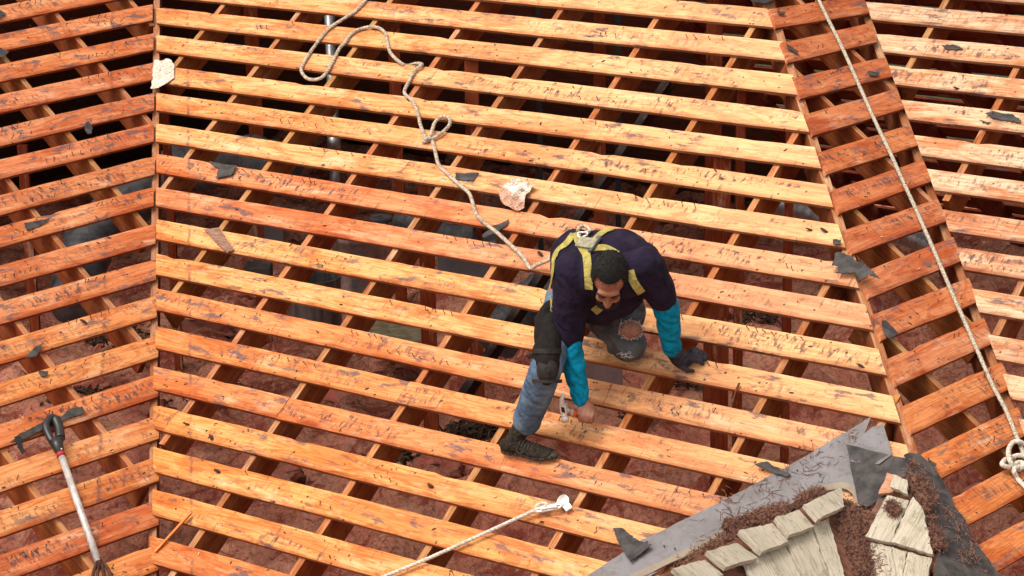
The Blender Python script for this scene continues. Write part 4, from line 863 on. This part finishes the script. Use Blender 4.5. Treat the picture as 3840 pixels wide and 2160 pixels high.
# joints: picture position and depth
hipR, hipL = A(2112, 1120, 11.05), A(2238, 1120, 11.26); pel = (hipR+hipL)/2
kneeR, kneeL = A(2048, 1385, 10.74), A(2362, 1292, 11.10)
ankR, ankL = A(1968, 1598, 11.0), A(2300, 1300, 11.5)
neck = A(2258, 950, 10.76); shR, shL = A(2148, 1020, 10.70), A(2424, 990, 10.66)
elR, wrR = A(2134, 1265, 10.84), A(2176, 1496, 10.88)
elL, wrL = A(2498, 1150, 10.84), A(2520, 1308, 10.98)
chest = (shR+shL)/2*.6 + neck*.1 + pel*.3; spine = (pel+neck)/2
hc = A(2284, 1046, 10.62)                        # middle of the skull
pd = R(65); hf = (-VU*math.sin(pd) + VB*math.cos(pd) - VX*.07).normalized(); hr = VX.copy(); hr = (hr - hf*hr.dot(hf)).normalized(); hu = hr.cross(hf)
if hu.dot(VU) < 0: hu = -hu
def H(x, y, z): return hc + hr*x + hf*y + hu*z   # x picture-right, y out of the face, z to the crown
hr3 = lambda a, b2, c: (hr*a, hf*b2, hu*c)
bd = Sculpt()
bd.ball(H(0, -.012, .028), 0, hr3(.076, .096, .098), 24); bd.ball(H(0, .018, -.045), 0, hr3(.062, .076, .085), 24); bd.ball(H(0, .048, -.095), 0, hr3(.040, .042, .035))
bd.ball(H(0, .078, .022), 0, hr3(.052, .022, .018)); bd.ball(H(-.030, .070, -.042), .026); bd.ball(H(.030, .070, -.042), .026)
for q in range(5): f = q/4; bd.ball(H(0, .092+.022*f, .006-.050*f), .008+.006*f, n=12)
bd.ball(H(-.012, .104, -.045), .009, n=12); bd.ball(H(.012, .104, -.045), .009, n=12); bd.ball(H(0, .094, -.073), 0, hr3(.024, .012, .009), 14); bd.ball(H(0, .090, -.086), 0, hr3(.020, .012, .008), 14)
for sx in (-1, 1):
    bd.ball(H(sx*.032, .078, -.008), .0125, n=14)
    bd.ball(H(sx*.080, -.004, -.012), 0, (hr*sx*.010+hf*-.004, hf*.018, hu*.031), 16); bd.ball(H(sx*.076, .006, -.036), .009, n=12)
bd.limb([H(0, -.035, -.06), neck], [.058, .058])
bd.limb([neck, chest, pel], [.06, .10, .11]); bd.limb([hipR, kneeR, ankR], [.085, .055, .04]); bd.limb([hipL, kneeL, ankL], [.085, .066, .045])
bd.limb([neck-VU*.02, shR], [.05, .04]); bd.limb([neck-VU*.03, shL], [.04, .04]); bd.limb([shR, elR, wrR], [.052, .042, .029]); bd.limb([shL, elL, wrL], [.052, .040, .029])
skinhole = A(2364, 1236, 10.99); bd.ball(skinhole, 0, (VX*.058, VU*.05, VB*.045))
# right fist closed on the hammer handle
hh0, hh1 = A(2132, 1543, 10.885), A(2214, 1563, 10.87); hd = (hh1-hh0).normalized()
fist = hh0.lerp(hh1, .78)
upf = (wrR-fist); upf = (upf - hd*upf.dot(hd)).normalized(); nrm = hd.cross(upf).normalized()
if nrm.dot(VB) < 0: nrm = -nrm
palm = fist + upf*.034 - nrm*.006
bd.limb([wrR, palm], [.028, .030]); bd.ball(palm, 0, (hd*.034, upf*.034, nrm*.020), 18)
for i in range(4):
    c_ = fist + hd*(-.022 + .0185*i); L_ = [1.0, 1.08, 1.02, .86][i]; P = []
    for a in (80, 40, 0, -45, -90, -135, -170): q = R(a); P.append(c_ + (upf*math.sin(q) + nrm*math.cos(q))*(.0265*(1 if a > -100 else .93)))
    bd.limb(P, [.0100*L_, .0100*L_, .0105*L_, .0095*L_, .0092*L_, .0088*L_, .0080*L_], 12, 3)
tb = [palm - hd*.026 + nrm*.012, fist - hd*.032 + upf*.026 + nrm*.016, fist - hd*.030 + upf*.004 + nrm*.027, fist - hd*.018 - upf*.012 + nrm*.026]
bd.limb(tb, [.014, .012, .0105, .0085], 12, 5)
# left hand core inside the glove
pc = A(2560, 1346, 11.015); bd.limb([wrL, pc], [.026, .024])
bd.finish('body', M['skin'], man, .0052, 3)
# hair: cap with short tufts
hb = Sculpt(); hb.ball(H(0, -.018, .036), 0, hr3(.083, .100, .102), 26); hb.ball(H(0, .048, .078), 0, hr3(.058, .040, .040)); hb.ball(H(0, -.05, -.02), 0, hr3(.075, .065, .06))
cut = H(0, .072, .040)
hb2 = MB()
def shell(bmb, cen, axs, keep, n=40, thick=.0):
    b = len(bmb.v); m = n//2; idx = {}
    for j in range(m+1):
        th_ = math.pi*j/m
        for i in range(n):
            a = 2*math.pi*i/n; d = (math.sin(th_)*math.cos(a), math.sin(th_)*math.sin(a), math.cos(th_)); P = cen + axs[0]*d[0] + axs[1]*d[1] + axs[2]*d[2]
            P += (P-cen).normalized()*.004*fbm(d[0]*9, d[1]*9, d[2]*9); idx[(j, i)] = (len(bmb.v), keep(d)); bmb.v.append(P)
    for j in range(m):
        for i in range(n):
            i2 = (i+1) % n; q = [idx[(j, i)], idx[(j+1, i)], idx[(j+1, i2)], idx[(j, i2)]]
            if all(x[1] for x in q): bmb.face([x[0] for x in q], sm=True)
def keep_hair(d): 
    x, y, z = d; line = .60 + .10*math.cos(x*6) if abs(x) < .5 else .35
    return z > (.52 if y > .55 else -.05 if y > .1 else -.55) or (y < .1 and z > -.55) or (abs(x) > .80 and -.5 < z and y < .25)
shell(hb2, H(0, -.012, .030), hr3(.085, .106, .108), keep_hair, 48)
rs = random.Random(11)
for _ in range(2600):
    a, z = rs.uniform(0, 6.283), rs.uniform(-.6, 1); rr_ = math.sqrt(1-z*z); d = (rr_*math.cos(a), rr_*math.sin(a), z)
    if not keep_hair(d): continue
    P = H(d[0]*.0848, -.012+d[1]*.1058, .030+d[2]*.1078); nv_ = (P-H(0, -.012, .03)).normalized(); tv = (nv_ + Vector((rs.gauss(0, .5), rs.gauss(0, .5), rs.gauss(0, .5)))).normalized(); sv = tv.cross(nv_).normalized()*.0013
    b = len(hb2.v); hb2.v += [P+sv, P-sv, P+tv*rs.uniform(.006, .011)]; hb2.face((b, b+1, b+2))
o = hb2.build('hair', M['hair'], man)
bb = Sculpt(); bb.ball(H(0, .058, -.102), 0, hr3(.058, .050, .044)); bb.ball(H(-.048, .022, -.075), 0, hr3(.024, .045, .048)); bb.ball(H(.048, .022, -.075), 0, hr3(.024, .045, .048)); bb.ball(H(0, .103, -.062), 0, hr3(.032, .010, .010), 12); bb.ball(H(-.026, .094, -.075), .0095, n=12); bb.ball(H(.026, .094, -.075), .0095, n=12)
bb.finish('beard', M['beard'], man, .0045, 2, [(.006, .012)])
for sx in (-1, 1):
    mb = MB(); mb.tube(spline([H(sx*.014, .099, .014), H(sx*.030, .097, .020), H(sx*.050, .084, .014)], 4), [.003]+[.0045]*4+[.004]*3+[.002], 8); mb.build('eyebrow', M['beard'], man)
    mb = MB(); mb.tube(spline([H(sx*.020, .0905, -.0115), H(sx*.032, .0925, -.0145), H(sx*.045, .0855, -.0105)], 4), .0016, 6); mb.build('eyelashes', M['beard'], man)
# shirt
sh = Sculpt()
sh.limb([neck-VU*.01-VB*.02, chest, spine, pel+VU*.03], [.10, .155, .150, .155], 24)
mid = (shR+shL)/2
sh.ball(mid - VU*.03 - VB*.02, 0, (VX*.205, VU*.12, VB*.125), 28); sh.ball(mid+VU*.045-VB*.09, 0, (VX*.185, VU*.105, VB*.13), 28)
sh.ball(A(2165, 960, 10.92), .128); sh.ball(A(2350, 968, 10.88), .12); sh.ball(A(2300, 1080, 10.86), .15); sh.ball(A(2240, 1120, 10.9), .13)
sh.ball(A(2143, 1000, 10.86), .105); sh.limb([A(2215, 955, 10.88), A(2330, 955, 10.86), A(2400, 990, 10.78)], [.115, .12, .105]); sh.ball(A(2280, 952, 10.90), .115); sh.ball(A(2215, 955, 10.88), .11)
sh.limb([shR, shR.lerp(elR, .5), elR + (elR-shR)*.02], [.098, .088, .066]); sh.limb([shL, shL.lerp(elL, .5), shL.lerp(elL, .78)], [.083, .080, .070])
shirt = sh.finish('shirt', M['shirt'], man, .008, 30, [(.006, .16)])
for (a, b2, c), nm in (((shR, elR, wrR), 0), ((shL, elL, wrL), 1)):
    sl = Sculpt(); sl.limb([a.lerp(b2, .6), b2, b2.lerp(c, .45), c], [.064, .060, .054, .041]); sl.limb([c.lerp(b2, .12), c.lerp(b2, .02)], [.045, .044])
    sl.finish('sleeve', M['cyan'], man, .006, 12, [(.008, .06)])
# jeans
je = Sculpt(); je.limb([hipR, kneeR.lerp(hipR, .25), kneeR, kneeR.lerp(ankR, .45), ankR.lerp(kneeR, .06)], [.085, .080, .076, .074, .062], 22); je.ball(ankR.lerp(kneeR, .10), .068); je.ball(ankR.lerp(kneeR, .2)-VX*.004, .066)
je.limb([pel, hipR], [.13, .085]); je.ball(pel-VB*.03, .14)
je.finish('jeans_leg', M['denim'], man, .007, 12, [(.004, .16), (.006, .012)])
jl = Sculpt(); jl.limb([hipL, hipL.lerp(kneeL, .55), kneeL], [.13, .105, .082], 22); jl.limb([kneeL, ankL], [.080, .06]); jl.ball(A(2352, 1170, 11.08), .095)
jl.finish('jeans_leg', M['denim2'], man, .007, 16, [(.008, .09)])
sk = Sculpt(); sk.ball(skinhole + VB*.042 + VX*.0, 0, (VX*.050, VU*.040, VB*.020), 24); sk.finish('bare_knee', M['skin'], man, .005, 3, [(.004, .02)])
mb = MB(); rs = random.Random(4)
for i in range(90):
    a = i/90*6.283; P = skinhole + VX*.054*math.cos(a) + VU*.042*math.sin(a) + VB*(.046-.008*abs(math.cos(a))); d = Vector((rs.gauss(0, 1), rs.gauss(0, 1), rs.gauss(0, 1)))*.010
    mb.tube([P, P+d*.6+VB*.003, P+d], .0016, 4)
mb.build('frayed_edge', M['thread'], man)
mb = MB()
for i in range(14):
    P = A(2342+rs.uniform(-22, 22), 1322+rs.uniform(-8, 12), 11.0); mb.tube([P, P+VX*rs.uniform(-.02, .02)-VU*.008, P+VX*rs.uniform(-.03, .03)-VU*.012], .0016, 4)
mb.build('frayed_edge', M['thread'], man)
# knee pad and pouch
kp = Sculpt(); kp.ball(kneeR+VB*.028+VU*.015+VX*.004, 0, (VX*.060, VU*.088, VB*.066), 24); kp.limb([kneeR+VU*.07+VB*.006, A(2060, 1290, 10.80), A(2078, 1210, 10.88)], [.066, .062, .054], 20); kp.ball(A(2046, 1240, 10.86), .045); kp.limb([A(2034, 1300, 10.80), A(2036, 1200, 10.9), A(2066, 1150, 10.95)], [.040, .042, .035])
pad = kp.finish('knee_pad', M['blackcloth'], man, .006, 14, [(.005, .09)])
for q in (((2020, 1335), (1995, 1333), (1978, 1340)), ((2030, 1292), (2010, 1300), (2014, 1330))):
    mb = MB(); mb.ribbon(spline([A(x, y, 10.74) for x, y in q], 4), VB*.6+VU, .022, .006); st = mb.build('pad_strap', M['blackcloth'], man)
cp_ = Sculpt(); kc = kneeR+VB*.062+VU*.000+VX*.004; cp_.ball(kc, 0, (VX*.050, VU*.062, VB*.036), 24); cp_.finish('pad_cap', M['padcap'], man, .005, 6)
for dy, w_ in ((.085, .022), (-.052, .016)):
    c0 = kneeR+VU*dy+VX*.004+(VB*.004 if dy > 0 else VB*.012); rr_ = .066 if dy > 0 else .068
    mb = MB(); ring_ = [c0 + VX*rr_*math.cos(a/20*math.pi) + VB*rr_*1.12*math.sin(a/20*math.pi) for a in range(1, 20)]; mb.ribbon(ring_, [(p_-c0).normalized() for p_ in ring_], w_, .004); mb.build('pad_strap', M['padcap'], man)
mb = MB(); mb.tube([A(2052, 1386, 10.632), A(2052, 1386, 10.625)], .012, 14); mb.build('pad_badge', M['shoe'], man)
# shoe
def shoe(ank, heel, toe, nup):
    t_ = Vector(toe)-Vector(heel); L = t_.length; d = t_.normalized(); nu = (nup - d*nup.dot(d)).normalized(); s_ = d.cross(nu)
    up_ = Sculpt(); H_ = Vector(heel)
    for f, w_, h_ in ((.10, .036, .055), (.22, .038, .060), (.35, .038, .058), (.48, .040, .050), (.6, .043, .042), (.72, .044, .034), (.84, .040, .027), (.92, .030, .021)):
        up_.ball(H_ + d*L*f + nu*(.012+h_*.45), 0, (d*.045, s_*w_, nu*h_*.75))
    up_.limb([H_+d*L*.20+nu*.05, Vector(ank)+nu*.035+d*.008], [.045, .043]); up_.ball(Vector(ank)+nu*.05, .046)
    u_ = up_.finish('shoe', M['shoe'], man, .005, 4, [(.006, .02)])
    so = Sculpt()
    for f, w_ in ((.06, .036), (.16, .040), (.3, .040), (.45, .041), (.58, .045), (.7, .048), (.82, .045), (.92, .036), (.98, .022)): so.ball(H_ + d*L*f + nu*(.014+(.012*max(0, f-.8)*5*.6)), 0, (d*.032, s_*w_, nu*.0165))
    so.finish('sole', M['sole'], u_, .005, 2)
    for i in range(6):
        f = .40+.055*i; c_ = H_ + d*L*f + nu*(.078-.040*(f-.40)/.3*.7); mb = MB(); mb.tube(spline([c_+s_*.030-nu*.012, c_+s_*.012+nu*.002, c_-s_*.012+nu*.002, c_-s_*.030-nu*.012], 3), .0032, 6); mb.build('lace', M['sole'], u_)
    sd_ = -s_ if (-s_).dot(VB) > 0 else s_
    mb = MB(); mb.ribbon(spline([H_+d*L*.36+nu*.050+sd_*.0400, H_+d*L*.41+nu*.036+sd_*.043, H_+d*L*.47+nu*.042+sd_*.0435, H_+d*L*.52+nu*.052+sd_*.042], 5), sd_, .004, .002); mb.build('emblem', M['sole_grey'], u_)
    return u_
hl, te = hit(PB, 1893, 1693, .006), hit(PB, 2078, 1722, .006)
shoe(ankR, hl, te, PB.n*.5+Z*.6)
# glove
gl = Sculpt(); gl.limb([wrL-VU*.0, pc], [.036, .036]); gx = (VX*.95-VU*.15).normalized(); gx = (gx - PB.n*gx.dot(PB.n)).normalized(); gy = gx.cross(PB.n)
if gy.dot(VU) > 0: gy = -gy
gc = hit(PB, 2562, 1352, .030)
gl.ball(gc, 0, (gx*.050, gy*.042, PB.n*.026), 20); gl.limb([wrL, gc-gx*.015+PB.n*.01], [.036, .038])
for i, (oy, L_, cv) in enumerate(((-.034, .068, .012), (-.016, .078, .010), (.002, .074, .006), (.020, .060, .004))):
    a = gc + gx*.030 + gy*oy*.9; e = a + gx*L_ + gy*oy*.25
    P = [a+PB.n*.012, a.lerp(e, .45)+PB.n*(.016+cv), a.lerp(e, .8)+PB.n*.004, e-PB.n*.014]; gl.limb(P, [.0135, .0125, .0115, .0095], 12, 4)
gl.limb([gc-gx*.012+gy*.034, gc+gx*.018+gy*.058-PB.n*.004, gc+gx*.048+gy*.064-PB.n*.014], [.015, .013, .0105], 12, 4)
g_ = gl.finish('glove', M['glove'], man, .0045, 3, [(.005, .02)])
mb = MB(); c_ = wrL; mb.tube([c_+VU*.004, c_-VU*.002], .042, 16); cuffm = mb.build('cuff_trim', M['yellow'], g_)
# trouser belt glimpse
mb = MB(); mb.ribbon(spline([A(2062, 1160, 10.93), A(2085, 1150, 10.87), A(2112, 1165, 10.86)], 4), VB, .022, .006); mb.build('shirt_tail', M['thread'], man)
# hammer (held: a thing of its own)
ham = empty('claw_hammer', hh0, 'bright steel claw hammer with an orange and grey grip in the man\'s bare hand', 'hammer')
M['orange'] = simple('orange_rubber', (.75, .13, .03), .5, .2, 40, 0); M['greyrub'] = simple('grey_rubber', (.17, .12, .11), .7, .3, 40, .2)
hs_ = A(2114, 1531, 10.85)
hv = (A(2132, 1590, 10.93)-A(2120, 1500, 10.87)).normalized(); hn = hd.cross(hv).normalized()
mb = MB(); mb.tube([hs_, hh0.lerp(hh1, .15)], .009, 10); mb.build('neck', M['chrome'], ham)
mb = MB(); mb.tube([hh0.lerp(hh1, .04), hh0.lerp(hh1, .42)], [.0165, .0165], 12); mb.build('grip_band', M['orange'], ham)
mb = MB(); mb.tube([hh0.lerp(hh1, .12), hh0.lerp(hh1, .24)], .0172, 12); mb.build('grip_label', M['thread'], ham)
mb = MB(); mb.tube([hh0.lerp(hh1, .38), hh0.lerp(hh1, .7), hh0.lerp(hh1, 1.15)], [.0135, .0125, .0155], 12); mb.build('grip', M['greyrub'], ham)
mb = MB(); mb.box(hs_, hv*.025, hd*.016, hn*.014); hp = mb.build('head', M['chrome'], ham)
bv = hp.modifiers.new('bevel', 'BEVEL'); bv.width = .003; bv.segments = 2
mb = MB(); mb.tube([hs_+hv*.024, hs_+hv*.038, hs_+hv*.046, hs_+hv*.050, hs_+hv*.068], [.013, .0105, .0155, .0175, .0175], 16); mb.build('striking_face', M['chrome'], ham)
for sx in (-1, 1):
    mb = MB(); mb.tube(spline([hs_-hv*.022+hn*sx*.007-hd*.004, hs_-hv*.045+hn*sx*.0085-hd*.004, hs_-hv*.072+hn*sx*.012+hd*.006], 5), [.0115]*4+[.010]*4+[.008, .006, .004], 8); mb.build('claw', M['chrome'], ham)
mb = MB(); mb.box(hs_ + hn*(.0135 if hn.dot(VB) > 0 else -.0135), hv*.014, hd*.008, hn*.0018); mb.build('handle_socket', M['soot'], ham)
# harness laid onto the shirt
from mathutils.bvhtree import BVHTree
bpy.context.view_layer.update(); dg = bpy.context.evaluated_depsgraph_get()
ev = shirt.evaluated_get(dg); me = ev.to_mesh(); off = world_loc(shirt); bv_ = BVHTree.FromPolygons([v.co + off for v in me.vertices], [tuple(p_.vertices) for p_ in me.polygons]); ev.to_mesh_clear()
def onshirt(x, y, d=.005, t=10.8):
    q = bv_.ray_cast(CAM, ray(x, y).normalized())
    if q[0] is None: P = A(x, y, t); n_ = bv_.find_nearest(P); return n_[0]+n_[1]*d, n_[1]
    return q[0] + q[1]*d, q[1]
har = empty('harness', neck, None, None); har.parent = man; har.location = neck - world_loc(man)
def strap(pts, w_, m='yellow', d=.006):
    px_ = spline([Vector((*k5(q), 0)) for q in pts], 6); Q = [onshirt(v.x, v.y, d) for v in px_]
    P = [q[0] for q in Q]; N = [q[1] for q in Q]
    for _ in range(3): P = [P[0]] + [(P[i-1]+P[i]*2+P[i+1])/4 for i in range(1, len(P)-1)] + [P[-1]]; N = [N[0]] + [(N[i-1]+N[i]+N[i+1]) for i in range(1, len(N)-1)] + [N[-1]]
    mb = MB(); mb.ribbon(P, [n_.normalized() for n_ in N], w_, .003); return mb.build('strap', M[m], har)
strap([(1755, 320), (1700, 395), (1640, 440), (1612, 510), (1602, 600), (1590, 700), (1565, 800), (1530, 890)], .034)
strap([(1768, 315), (1800, 385), (1832, 440), (1852, 480), (1862, 560), (1868, 660), (1872, 730)], .038)
strap([(1910, 370), (1950, 330), (1990, 300), (2040, 285)], .036)
strap([(1880, 440), (1940, 425), (2010, 430), (2080, 470)], .034)
strap([(2175, 590), (2195, 660), (2225, 710), (2262, 755)], .038)
strap([(1905, 900), (1935, 880), (1965, 850)], .04)
Pc, Nc = onshirt(*k5((1858, 395)), .012)
mb = MB(); tx = (VX*.75-VU*.5).normalized(); tx = (tx-Nc*tx.dot(Nc)).normalized(); ty = Nc.cross(tx); mb.box(Pc, tx*.050, ty*.030, Nc*.005); pb = mb.build('back_plate', M['greyplate'], har); bm_ = pb.modifiers.new('bevel', 'BEVEL'); bm_.width = .004; bm_.segments = 2
mb = MB(); mb.box(Pc+tx*.046-Nc*.002, tx*.010, ty*.048, Nc*.006); mb.build('strap_slot', M['duct'], har)
Pr, Nr = onshirt(*k5((1838, 352)), .024); mb = MB(); mb.tube([Pr + tx*.026*math.cos(a/16*6.283) + ty*.018*math.sin(a/16*6.283) + Nr*.004*math.sin(a) for a in range(17)], .0048, 8); mb.build('dee_ring', M['chrome'], har)
eye = [onshirt(*k5(q), .02)[0] for q in ((1790, 320), (1800, 295), (1830, 288), (1870, 300), (1885, 320), (1850, 335))]; rope('rope_eye', eye, .009, M['rope'], None, parent=har)
